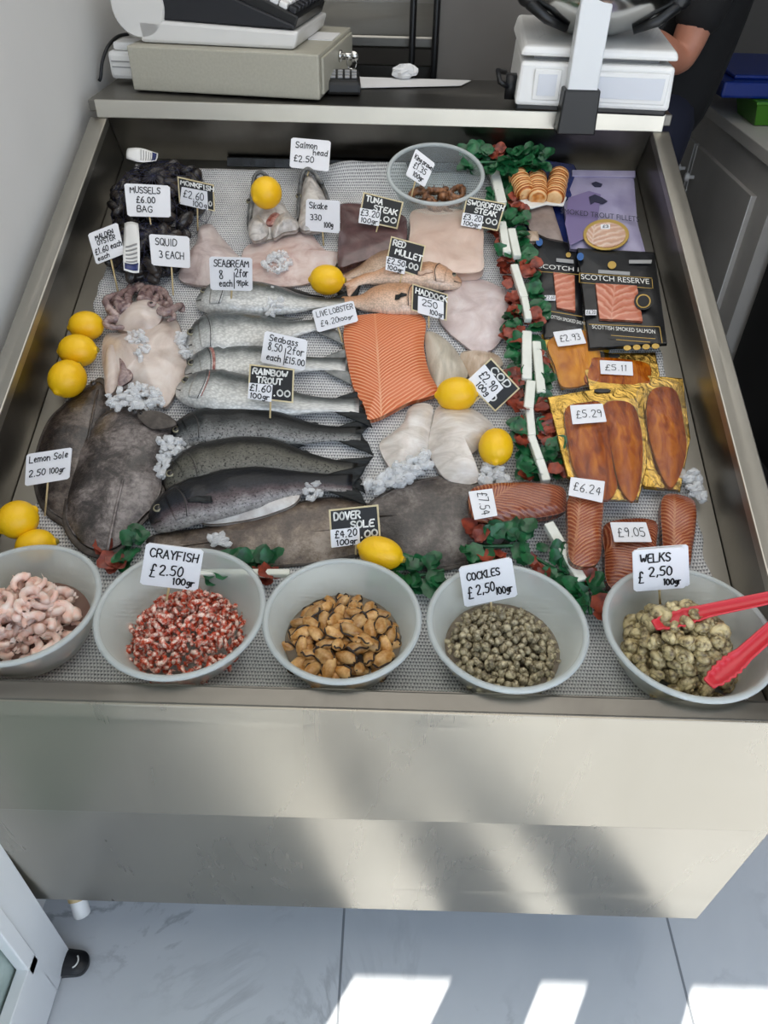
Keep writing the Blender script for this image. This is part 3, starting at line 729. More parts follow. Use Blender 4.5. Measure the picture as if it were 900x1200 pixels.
# steel pan above the scale with black clips
pc = sm @ Vector((SW*.47, .125, z+.026))
pan = thing('scale_pan', 'shiny steel bowl pan with black clips sitting on the white scale', 'pan', Tr(pc))
G().lathe([(0, 0), (.05, .003), (.1, .022), (.145, .06), (.17, .11), (.174, .112), (.148, .058), (.101, .018), (.05, -.001), (0, -.003)], 56).build('bowl', M['chrome'], pan)
for s in (-1, 1):
    g = G(); x = s*.125
    g.tube([(s*.145, -.06, .075), (s*.13, -.075, .05), (s*.10, -.085, .03), (s*.06, -.08, .014)], [.008, .011, .009, .006], 8); g.ell((s*.135, -.073, .06), (.02, .013, .016), 12, 8)
    g.build('clip', M['black_plastic'], pan)
    G().box((s*.11, -.065, .018), (.012, .012, .04), Matrix.Rotation(s*.5, 4, 'Y')).build('bracket', M['film'], pan, smooth=False)
# white post clamped to the back lip
xp = float(atz(667, 147, ZB)[0]); yp = YB-.028
po = thing('canopy_post', 'white square post in a black socket at the back edge', 'post', Tr((xp, yp, ZB)))
g = G(); g.hexa([(-.036, -.02, 0), (.036, -.02, 0), (.036, .021, 0), (-.036, .021, 0), (-.033, -.018, .075), (.033, -.018, .075), (.033, .021, .075), (-.033, .021, .075)]); g.build('socket', M['black_plastic'], po, smooth=False, bevel=.003)
G().box((0, .0, .75), (.055, .03, 1.36)).build('upright', M['upvc'], po, smooth=False, bevel=.003)

# ================================================================ BEHIND THE COUNTER
bn = thing('steel_bench', 'stainless steel bench with shade-toned front and upstand behind the till', 'bench', Tr((-.12, 1.72, 0)))
G().box((.14, .0, .55), (.62, .02, 1.1)).build('front_panel', M['steel_shaded'], bn, smooth=False)
G().box((.14, .3, 1.155), (.66, .64, .03)).build('worktop', M['steel'], bn, smooth=False, bevel=.006)
G().box((.14, .62, 1.27), (.66, .02, .22)).build('upstand', M['steel'], bn, smooth=False, bevel=.004)
G().box((.14, .3, .08), (.6, .56, .16)).build('plinth', M['steel_shaded'], bn, smooth=False)
for px, lab in ((483, 'slim black upright pole standing in front of the steel bench'), (510, 'slim black upright pole at the edge of the grey partition')):
    x = float(aty(px, 50, 1.66)[0]); o = G().tube([(0, 0, 0), (0, 0, 2.1)], .0085, 10).build('upright_pole', M['black_plastic'], matrix=Tr((x, 1.66, 0))); tag(o, lab, 'pole')
x0 = float(aty(513, 50, 1.69)[0]); x1 = .60
o = G().box(((x1-x0)/2, 0, 1.0), (x1-x0, .02, 2.0)).build('partition_board', M['grey_board'], smooth=False, matrix=Tr((x0, 1.675, 0))); tag(o, 'plain grey partition board behind the shelf left of the scale', 'board')

cab = thing('base_cabinet', 'shade-toned white base cabinet with two white knobs right of the counter', 'cabinet', Tr((1.08, 1.64, 0)))
G().box((.3, .5, .44), (.6, 1.0, .88)).build('carcass', M['cab'], cab, smooth=False)
G().box((.3, .5, .898), (.63, 1.02, .034)).build('worktop', M['cab_edge'], cab, smooth=False, bevel=.003)
for (ya, yb2, ky) in ((.10, .625, .585), (.655, .96, .69)):
    d = G().box((-.008, (ya+yb2)/2, .44), (.016, yb2-ya, .70)).build('door', M['cab'], cab, smooth=False, bevel=.002)
    G().lathe([(.006, 0), (.006, .014), (.014, .02), (.014, .028), (.008, .032), (0, .032)], 16, (-.016, ky, .70), Matrix.Rotation(-pi/2, 4, 'Y')).build('knob', M['white_plastic'], d)
    for yy in (ya, yb2):
        G().box((-.0165, yy, .44), (.002, .004, .70)).build('edge_line', M['white_plastic'], d, smooth=False)
P = atz(841, 122, .985)
gb = thing('green_tub', 'green plastic tub under the blue lid on the base cabinet', 'tub', Tr((P[0]+.23, P[1]+.14, .917)))
G().lathe([(.11, 0), (.135, .06), (.14, .06), (.14, .068)], 4, m=Matrix.Rotation(pi/4, 4, 'Z')).build('tub_body', M['green_plastic'], gb, smooth=False, bevel=.004)
bl = thing('blue_lid', 'wide blue plastic lid lying over the green tub on the cabinet', 'lid', Tr((P[0]+.07, P[1]+.10, .9865)))
G().box((.22, .2, .022), (.52, .46, .044)).build('lid_top', M['blue_plastic'], bl, smooth=False, bevel=.008)
G().box((.22, .2, .05), (.44, .38, .012)).build('raised_panel', M['blue_plastic'], bl, smooth=False, bevel=.005)
pb = thing('pump_bottle', 'white pump bottle standing at the far end of the cabinet', 'bottle', Tr((1.5, 2.56, .917)))
G().lathe([(.035, 0), (.037, .01), (.037, .14), (.02, .17), (.014, .18), (.014, .19), (0, .19)], 24).build('bottle_body', M['white_plastic'], pb)
G().tube([(0, 0, .19), (0, 0, .24), (-.02, 0, .25), (-.05, 0, .245)], .007, 10).build('pump', M['white_plastic'], pb)

bb = thing('storage_bin', 'low black bin on the floor in the dark gap right of the counter', 'bin', Tr((.60, .36, 0)))
G().box((.235, .5, .12), (.47, 1.0, .24)).build('bin_body', M['black_matte'], bb, smooth=False, bevel=.01)
G().box((.235, .5, .25), (.48, 1.02, .02)).build('lid', M['black_matte'], bb, smooth=False, bevel=.008)
bu = thing('black_unit', 'tall black unit standing against the near end of the base cabinet', 'unit', Tr((1.10, .3, 0)))
G().box((.32, .66, .44), (.62, 1.30, .88)).build('carcass', M['black_matte'], bu, smooth=False, bevel=.008)
G().box((.31, .66, .90), (.64, 1.32, .03)).build('top', M['black_matte'], bu, smooth=False, bevel=.005)

# things on the shop floor
P = atz(88, 1131, 0)
ds = thing('door_stop', 'rounded black rubber foot on the floor beside the white door', 'door stop', Tr((P[0], P[1], 0)))
pts = [(-.04, -.019), (.0, -.021), (.02, -.016), (.027, 0), (.02, .016), (0, .021), (-.04, .019)]
slab_geo(pts, .022, edge=.6, amp=.0005, n=48).build('body', M['rubber'], ds)
g = G(); g.tube([(.001+.010*math.cos(t), -.001+.011*math.sin(t), .0225) for t in np.linspace(-1.2, .9, 10)], .0014, 6); g.build('highlight_arc', M['white_print'], ds)  # white arc laid on as the highlight of the rubber
P = atz(88, 1078, .0)
dp = thing('drain_pipe', 'short pale waste pipe end poking out under the counter front', 'pipe', Tr((-.505, .03, 0)))
G().tube([(-.014, .07, .14), (-.004, .035, .105), (.008, .0, .065), (.012, -.010, .045)], .015, 16).build('pipe', M['white_plastic'], dp)
G().tube([(.0035, .013, .080), (.0065, .005, .071)], .0175, 16).build('collar', M['stick'], dp)
for k in (0, 1):
    G().ell((-.024+.012*k, -.004, .10), (.005, .005, .005), 10, 6).build('screw', M['chrome'], dp)
# ================================================================ WRITING
GL = {}
for ln in '''A 4 0,0 2,6 4,0|.7,2.2 3.3,2.2
B 3.6 0,0 0,6 2.6,6 3.4,5.2 3.2,3.8 2.2,3.2 0,3.1|2.2,3.2 3.6,2.4 3.6,.8 2.6,0 0,0
C 3.8 3.8,5 2.6,6 1.2,5.8 .1,4 .1,2 1.2,.2 2.6,0 3.8,1
D 3.8 0,0 0,6 1.8,6 3.6,4.8 3.8,2.6 3,.6 1.6,0 0,0
E 3.4 3.4,6 0,6 0,0 3.4,0|0,3.1 2.6,3.1
F 3.4 3.4,6 0,6 0,0|0,3.1 2.6,3.1
G 3.8 3.8,5 2.6,6 1.2,5.8 .1,4 .1,2 1.2,.2 2.8,0 3.8,1 3.8,2.6 2.4,2.6
H 3.6 0,0 0,6|3.6,0 3.6,6|0,3 3.6,3
I 1.4 .7,0 .7,6
K 3.7 0,0 0,6|3.6,6 0,2.6|1.2,3.6 3.8,0
L 3.4 0,6 0,0 3.4,0
M 4.4 0,0 .3,6 2.2,2 4.1,6 4.4,0
N 3.6 0,0 0,6 3.6,0 3.6,6
O 4 2,6 .6,5.2 0,3 .6,.8 2,0 3.4,.8 4,3 3.4,5.2 2,6
P 3.6 0,0 0,6 2.4,6 3.6,5.2 3.4,3.6 2.2,2.9 0,2.9
Q 4 2,6 .6,5.2 0,3 .6,.8 2,0 3.4,.8 4,3 3.4,5.2 2,6|2.4,1.6 4.2,-.4
R 3.8 0,0 0,6 2.4,6 3.6,5.2 3.4,3.6 2.2,2.9 0,2.9|1.6,2.9 3.8,0
S 3.6 3.6,5.2 2.4,6 .8,5.7 .3,4.5 1,3.4 2.8,2.8 3.6,1.6 3,.4 1.6,0 .2,.8
T 4 0,6 4,6|2,6 2,0
U 3.6 0,6 0,1.6 1,.1 2.6,.1 3.6,1.6 3.6,6
V 3.8 0,6 1.9,0 3.8,6
W 4.8 0,6 1.1,0 2.4,4.4 3.7,0 4.8,6
Y 3.8 0,6 1.9,3|3.8,6 1.9,3 1.9,0
0 3.4 1.7,6 .4,5 0,3 .4,1 1.7,0 3,1 3.4,3 3,5 1.7,6
1 1.4 .2,5 .8,6 .8,0
2 3.6 0,4.8 1,6 2.6,5.9 3.3,4.6 2.6,3 0,0 3.6,0
3 3.5 0,5.6 1.6,6 3,5.2 2.6,3.7 1.3,3.2 2.8,2.8 3.4,1.4 2.4,.1 .2,.4
4 3.8 2.8,0 2.8,6 0,1.9 3.8,1.9
5 3.5 3.3,6 .6,6 .3,3.4 2,3.8 3.4,2.6 3,.7 1.6,0 0,.6
6 3.4 3,6 1,4 .1,1.8 1,.1 2.6,.1 3.4,1.6 2.4,3 .6,2.4
7 3.6 0,6 3.6,6 1.4,0
8 3.4 2,3.3 .5,4.4 1,5.8 2.6,5.9 3.2,4.7 .4,1.8 .8,.2 2.6,0 3.4,1.4 2,3.3
9 3.3 3.2,4.6 2.2,3.2 .6,3.6 .4,5.2 1.8,6 3.1,5.2 3.2,3 2.4,0
£ 3.6 3.4,5 2.6,6 1.4,5.6 1.2,3.6 1,1 0,0 3.6,.1|.2,3 2.6,3
. 1.4 .6,0 .8,.4
, 1.4 1.1,.5 .6,-.9
| 1.6 .8,-1 .8,7
a 3.2 2.8,3.2 1.4,4 .2,2.8 .3,.8 1.4,0 2.8,1.4|2.9,4 2.8,1 3.3,0
b 2.9 0,6 0,.2 1.6,0 2.8,1.6 2,3.6 0,2.8
c 2.7 2.6,3.2 1.4,4 .2,2.6 .4,.6 1.6,0 2.6,.7
d 2.9 2.8,6 2.8,0|2.8,2.8 1.4,4 .2,2.6 .4,.6 1.6,0 2.8,1.2
e 2.7 .2,2 2.6,2.3 2.2,3.8 1,3.9 .1,2 .8,.2 2.6,.6
f 2.4 2.4,5.4 1.6,6 .9,5 .9,0|0,3.6 2.2,3.6
g 2.9 2.8,3.6 1.2,4 .2,2.6 .8,1 2.2,1.2 2.8,3.8 2.6,-1 1.4,-2 .2,-1.4
h 2.7 0,6 0,0|0,2.6 1.6,4 2.6,3 2.6,0
i 1.2 .6,4 .6,0|.6,5.4 .6,5.8
k 2.6 0,6 0,0|2.4,4 0,1.8 2.6,0
l 1.2 .6,6 .6,0
m 4.1 0,4 0,0|0,2.8 1.2,4 2,3 2,0|2,2.8 3.2,4 4.1,3 4.1,0
n 2.7 0,4 0,0|0,2.6 1.6,4 2.6,3 2.6,0
o 2.8 1.4,4 .2,2.8 .4,.8 1.6,0 2.8,1.4 2.6,3.2 1.4,4
p 2.8 0,4 0,-2|0,3 1.6,4 2.8,2.6 2,.4 0,.6
r 2.2 0,4 0,0|0,2.6 1,3.8 2.2,3.8
s 2.2 2.2,3.6 .8,4 .2,3 2,1.6 2,.4 .2,.3
t 2.2 1,5.4 1,.6 2,0|0,4 2.2,4
u 2.6 0,4 0,.9 1,0 2.4,1|2.5,4 2.5,0
w 4.2 0,4 1,0 2.1,3 3.2,0 4.2,4'''.split('\n'):
    c, w, s = ln.split(' ', 2)
    GL[c] = (float(w), [[tuple(float(q) for q in p.split(',')) for p in st.split()] for st in s.split('|')])

def chaikin(p):
    if len(p) < 3: return p
    o = [p[0]]
    for i in range(len(p)-1):
        a, b = p[i], p[i+1]
        o += [(a[0]*.75+b[0]*.25, a[1]*.75+b[1]*.25), (a[0]*.25+b[0]*.75, a[1]*.25+b[1]*.75)]
    return o+[p[-1]]
def strokes(text, rnd, gap=1.1):
    x = 0; out = []
    for c in text:
        if c == ' ': x += 2.4; continue
        w, st = GL[c]; dy = rnd.uniform(-.25, .25); sk = rnd.uniform(-.04, .1)
        for s in st:
            s = chaikin(s) if len(s) > 3 else s
            out.append([(x+a+b*sk, b+dy) for a, b in s])
        x += w+gap
    return out, max(x-gap, 1)
def write(g, surf, lines, wpen, rnd, lift):
    """lines: (text, x0, x1, ybase, h) in card fractions; surf(a,b) gives a point, lift = offset vector"""
    for text, x0, x1, yb, h in lines:
        st, tot = strokes(text, rnd)
        for s in st:
            P = [Vector(surf(x0+(x1-x0)*a/tot, yb-h*b/6))+lift for a, b in s]
            nrm = lift.normalized()
            for i in range(len(P)-1):
                d = P[i+1]-P[i]
                if d.length < 1e-7: continue
                d.normalize(); n = d.cross(nrm)*wpen/2; e = d*wpen*.35
                g.add([P[i]-n-e, P[i]+n-e, P[i+1]+n+e, P[i+1]-n+e], [(0, 1, 2, 3)])
def bil(c):
    c = [Vector(q) for q in c]
    return lambda a, b: (c[0]*(1-a)+c[1]*a)*(1-b)+(c[3]*(1-a)+c[2]*a)*b

LEAN = math.radians(33)
def plate(g, cs, n, t, rc=.06):
    """thin card with clipped corners; cs four Vectors, n normal"""
    f = bil(cs); P = [f(*q) for q in ((rc, 0), (1-rc, 0), (1, rc), (1, 1-rc), (1-rc, 1), (rc, 1), (0, 1-rc), (0, rc))]
    k = len(P); g.add([p for p in P]+[p-n*t for p in P], [tuple(range(k)), tuple(range(k, 2*k))[::-1]]+[(i, (i+1) % k, k+(i+1) % k, k+i) for i in range(k)])
def sign(label, cor, foot, fh, lines, board=False, st=None, stl=(), pen=None, footz=None, lean=LEAN, extra=False, stick=True):
    Fp = Vector([float(x) for x in (atz(*foot, footz) if footz is not None else T(*at(*foot, CT+fh), CT+fh))])
    n = Vector((0, -math.cos(lean), math.sin(lean))); c0 = Vector([float(x) for x in CAM])
    def hit(px, py, off=0.0):
        d = Vector([float(x) for x in ray(px, py)]); return c0+d*(((Fp+n*off-c0).dot(n))/d.dot(n))-Fp
    cs = [hit(*q) for q in cor]; rnd = random.Random(label)
    e = thing('price_sign', label, 'sign', Tr(Fp), 'price signs on sticks in the display')
    H = (cs[0]-cs[3]).length
    g = G(); plate(g, cs, n, .0018, .05 if not board else .0)
    card = g.build('board' if board else 'card', M['wood_frame' if board else 'card'], e, smooth=False)
    f = bil(cs)
    if board:
        g = G(); plate(g, [f(.035, .045)+n*.0004, f(.965, .045)+n*.0004, f(.965, .955)+n*.0004, f(.035, .955)+n*.0004], n, .0008, .0)
        g.build('black_face', M['board'], card, smooth=False)
    pen = pen or (H*.044 if board else H*.028)
    if board or 'malden' in label: lines = [(a_, b_, c_, d_-e_*.08, e_*.82) for a_, b_, c_, d_, e_ in lines]
    g = G(); write(g, f, lines, pen, rnd, n*.0007); g.build('lettering', M['chalk' if board else 'ink'], card, smooth=False)
    if st:
        ss = [hit(*q, .0010) for q in st]; g = G(); plate(g, ss, n, .0006, .02); k = g.build('price_sticker', M['card'], e, smooth=False)
        g = G(); write(g, bil(ss), stl, H*.030, rnd, n*.0006); g.build('lettering', M['ink'], k, smooth=False)
    if extra:
        g = G(); plate(g, [p-n*.004+Vector((.006, 0, 0)) for p in cs], n, .0015, .04); g.build('backing_card', M['card'], e, smooth=False)
    m = f(.5, .7)-n*.0035
    b = f(.5, 1.0)-n*.003; dn = Vector((0, 0, 0))-b
    if dn.length < .012: dn = (f(.5, 1)-f(.5, 0)).normalized()*.02; 
    g = G(); g.tube([m, b, b+dn], .0015, 6); g.build('stick', M['stick'], e)
    return e
SG = [
 ('white card on a stick marking the salmon heads at 2.50', [(341.3,161),(387.7,165),(385.3,201),(339.3,196)], (360,206), .03, [('Salmon', .12, .66, .32, .2), ('head', .58, .93, .52, .18), ('£2.50', .1, .6, .78, .2)]),
 ('white card pricing the bag of mussels, over the upper net bag', [(145.3,214.7),(198.9,217.5),(200,254.7),(149.4,253.3)], (177,264), .05, [('MUSSELS', .12, .78, .28, .19), ('£6.00', .24, .66, .58, .19), ('BAG', .24, .58, .86, .19)]),
 ('small blackboard reading monkfish with a white price sticker', [(207.8,206.9),(250.6,216.7),(251.7,247.8),(210,238.3)], (231.7,270.8), .01, [('MONKFISH', .08, .98, .27, .2), ('0', .84, .92, .85, .22)], [(212.8,218.9),(242.8,224.4),(243.9,246.7),(210.5,238.9)], [('£2.60', .1, .85, .55, .4), ('100g', .45, .95, .92, .28)]),
 ('tilted white card reading malden oyster at far left', [(102.8,274.2),(137.5,260.6),(145.8,297.2),(112.8,310)], (138.3,341.7), .01, [('MALDEN', .2, .8, .3, .19), ('OYSTER', .22, .82, .48, .18), ('£1.60 each', .08, .98, .74, .22), ('each', .1, .5, .94, .17)]),
 ('white card reading squid 3 each', [(174.4,274.2),(221.7,277.2),(223,314.4),(177.8,310.6)], (203,346), .01, [('SQUID', .14, .68, .34, .22), ('3 EACH', .22, .84, .74, .22)]),
 ('white card reading seabream, 8 each and two for', [(245,300.8),(295.3,302.2),(295.8,341.1),(246.7,339.7)], (269.4,372), .012, [('SEABREAM', .1, .92, .28, .2), ('8', .22, .31, .64, .26), ('each', .22, .52, .88, .2), ('|', .55, .59, .86, .36), ('2for', .6, .9, .58, .24), ('9/pk'.replace('/', '1'), .62, .9, .84, .16)]),
 ('white card reading skate 330 per 100g', [(358.7,233.3),(398.3,235.3),(398.3,273.7),(357.7,270)], (379.3,288), .0, [('Skake', .1, .62, .28, .19), ('330', .14, .46, .64, .18), ('100g', .54, .8, .84, .16)]),
 ('small blackboard reading tuna steak', [(426,225),(473,236.7),(465.7,268.3),(420,258.3)], (441,272), .03, [('TUNA', .1, .5, .3, .23), ('STEAK', .32, .9, .56, .23), ('.00', .52, .92, .86, .23)], [(422,243.5),(446.5,247.5),(444,265),(420,261)], [('£3.20', .06, .94, .48, .4), ('100gr', .1, .9, .92, .3)]),
 ('small tilted white card in the clear bowl of king prawns', [(487.3,174),(510,191.7),(497.7,219.3),(475.3,205)], (481.7,232), .03, [('King prawn', .1, .98, .32, .17), ('£1.35', .18, .8, .62, .22), ('100gr', .3, .8, .88, .17)]),
 ('small blackboard reading swordfish steak', [(546.7,230),(592.7,238.3),(583.3,270.7),(540,261.7)], (560,272), .03, [('SWORDFISH', .06, .98, .3, .22), ('STEAK', .28, .84, .54, .21), ('.00', .54, .92, .84, .23)], [(542.5,249),(566.5,253),(564,268.5),(540,264)], [('£3.20', .06, .94, .48, .4), ('100gr', .1, .9, .92, .3)]),
 ('small blackboard reading red mullet', [(458.3,276.7),(499,287.7),(491.7,325),(451.7,311.7)], (466.7,341.7), .015, [('RED', .1, .44, .28, .22), ('MULLET', .2, .96, .54, .22), ('.00', .56, .9, .84, .22)], [(453,300),(476,306),(474,321.5),(451.5,316)], [('£2.50', .06, .94, .48, .4), ('100gr', .1, .9, .92, .3)]),
 ('small blackboard reading haddock with a large white sticker', [(483.3,332.3),(525,345),(523.3,376),(482,363.3)], (502.5,384.4), .01, [('HADDOCK', .1, .98, .33, .24)], [(490,346.5),(520,354),(520,375),(489.5,366.5)], [('250', .15, .75, .48, .36), ('100gr', .45, .98, .88, .26)]),
 ('tilted white card reading live lobster', [(365.4,363.5),(414,352.1),(420,376.4),(372,389.6)], (403.5,408.5), .0, [('LIVE LOBSTER', .08, .95, .36, .24), ('£4.20', .12, .55, .8, .26), ('100gr', .56, .9, .78, .14)]),
 ('white card reading seabass, each and two for 15.00', [(310.5,387.5),(360.6,398.6),(357,434.6),(305,424.4)], (330,446), .03, [('Seabass', .12, .78, .27, .2), ('8.50', .12, .44, .57, .24), ('each', .12, .44, .88, .2), ('|', .5, .54, .86, .4), ('2for', .56, .94, .56, .24), ('£15.00', .54, .98, .86, .2)]),
 ('small blackboard reading rainbow trout', [(292.5,426.5),(345,432.5),(343.5,472.4),(290,466.4)], (316.5,490), .035, [('RAINBOW', .08, .84, .28, .2), ('TROUT', .18, .74, .52, .2), ('.00', .56, .92, .86, .22)], [(291.6,448.4),(319.5,450.8),(318,471),(290,467)], [('£1.60', .06, .94, .48, .4), ('100gr', .1, .9, .92, .3)]),
 ('steeply tilted blackboard reading cod stuck beside a lemon', [(575.6,419.2),(609.4,455.3),(580.3,482.5),(545.6,447)], (553,474), .02, [('COD', .2, .78, .3, .24), ('0', .64, .78, .88, .24)], [(567.8,426.7),(590,454.5),(572,472),(547,446.5)], [('£2.90', .15, .85, .5, .36), ('100g', .3, .8, .86, .24)]),
 ('small blackboard reading dover sole', [(385.3,597.3),(443.3,591.3),(446.5,634),(387.8,641)], (417,650), .02, [('DOVER', .1, .62, .32, .24), ('SOLE', .42, .88, .58, .22), ('.00', .6, .94, .86, .22)], [(387,621),(421,617.5),(422,637.5),(388.5,642)], [('£4.20', .15, .9, .48, .4), ('100gr', .2, .9, .92, .3)]),
 ('white card reading lemon sole on the left edge', [(31,532.3),(84.4,524.2),(81,561.2),(29,569.9)], (52.6,604.6), .005, [('Lemon Sole', .08, .92, .3, .2), ('2.50', .08, .45, .74, .2), ('100gr', .54, .88, .74, .17)]),
]
for s in SG:
    board = 'blackboard' in s[0]
    low = any(k in s[0] for k in ('seabream', 'skate', 'monkfish'))
    sign(s[0], s[1], s[2], s[3], s[4], board, s[5] if len(s) > 5 else None, s[6] if len(s) > 6 else (), lean=.12 if low else LEAN)
for i, (lab, cor, foot, ls, ex) in enumerate((
 ('white card reading crayfish in the second front bowl', [(171.3,636.3),(238.7,645),(231.4,692.4),(163.6,684.7)], (191.4,724), [('CRAYFISH', .1, .92, .3, .2), ('£', .14, .23, .78, .32), ('2.50', .3, .7, .7, .24), ('100gr', .56, .92, .9, .16)], False),
 ('white card reading cockles in the fourth front bowl', [(537.5,665.2),(599.4,653.2),(606.8,698.7),(544.6,711.8)], (576.3,724), [('COCKLES', .12, .74, .36, .18), ('£', .1, .19, .82, .3), ('2,50', .26, .6, .74, .24), ('100gr', .62, .92, .84, .18)], False),
 ('white card reading welks in the right front bowl', [(741,645.5),(801.9,640.9),(804,688.9),(742.8,693.5)], (774,716), [('WELKS', .14, .72, .3, .2), ('£', .1, .19, .78, .28), ('2,50', .3, .74, .64, .22), ('100gr', .58, .9, .88, .15)], True))):
    sign(lab, cor, foot, 0, ls, False, footz=ZCR+(.058 if ex else .040), extra=ex, lean=.04 if ex else .14)

def printed(tt, text, a, b, hpx, mat, h, parent=None, name='lettering'):
    """printed words between two picture points along their baseline, lying on a pack"""
    cu = bpy.data.curves.new('t', 'FONT'); cu.body = text; ob = bpy.data.objects.new('t', cu); COL.objects.link(ob)
    me = bpy.data.meshes.new_from_object(ob.evaluated_get(bpy.context.evaluated_depsgraph_get()))
    bpy.data.objects.remove(ob); bpy.data.curves.remove(cu)
    A = Vector(tt.p(*a, h)); B = Vector(tt.p(*b, h)); X = B-A; w = X.length; X.normalize(); Y = Vector((-X.y, X.x, 0))
    xs = [v.co.x for v in me.vertices]; ys = [v.co.y for v in me.vertices]; sx = w/(max(xs)-min(xs)); 
    hh = (Vector(tt.p(a[0], a[1]-hpx, h))-A).length; sy = hh/(max(ys)-min(ys))
    g = G(); g.add([A+X*((v.co.x-min(xs))*sx)+Y*((v.co.y-min(ys))*sy) for v in me.vertices], [tuple(p.vertices) for p in me.polygons])
    bpy.data.meshes.remove(me)
    return g.build(name, mat, parent or tt.e, smooth=False)
def sticker(tt, cor, h, lines, parent=None, name='price_sticker', pen=.0011):
    cs = [Vector(tt.p(*q, h)) for q in cor]; n = Vector((0, 0, 1)); g = G(); plate(g, cs, n, .0008, .02)
    k = g.build(name, M['card'], parent or tt.e, smooth=False)
    g = G(); write(g, bil(cs), lines, pen, random.Random(str(lines)), n*.0006); g.build('lettering', M['ink'], k, smooth=False)
def flatpoly(tt, pts, h, th, mat, name, parent=None, bevel=0):
    g = G(); g.prism([tt.p(*q, h)[:2] for q in pts], h, h+th); return g.build(name, mat, parent or tt.e, smooth=False, bevel=bevel)

# ================================================================ FISH
PF = {'trout': ([0, .015, .05, .11, .19, .3, .42, .55, .66, .76, .83, .93], [.16, .34, .56, .75, .89, .98, 1, .9, .72, .5, .38, .40]),
      'bass': ([0, .02, .06, .12, .2, .3, .42, .55, .66, .76, .83, .93], [.14, .32, .54, .75, .92, 1, .97, .82, .62, .42, .33, .36]),
      'bream': ([0, .02, .06, .12, .2, .3, .42, .55, .66, .76, .83, .93], [.12, .32, .56, .8, .96, 1, .95, .78, .56, .36, .27, .31])}
def sheet_obj(fn, nu, nv, name, mat, parent, th=.0014, uvf=None):
    g = G(); g.add([fn(i/(nu-1), j/(nv-1)) for j in range(nv) for i in range(nu)], [(j*nu+i, j*nu+i+1, (j+1)*nu+i+1, (j+1)*nu+i) for j in range(nv-1) for i in range(nu-1)], [((uvf or (lambda a, b: (a, b)))(i/(nu-1), j/(nv-1))) for j in range(nv) for i in range(nu)])
    o = g.build(name, mat, parent); md = o.modifiers.new('thick', 'SOLIDIFY'); md.thickness = th; md.offset = 0; return o
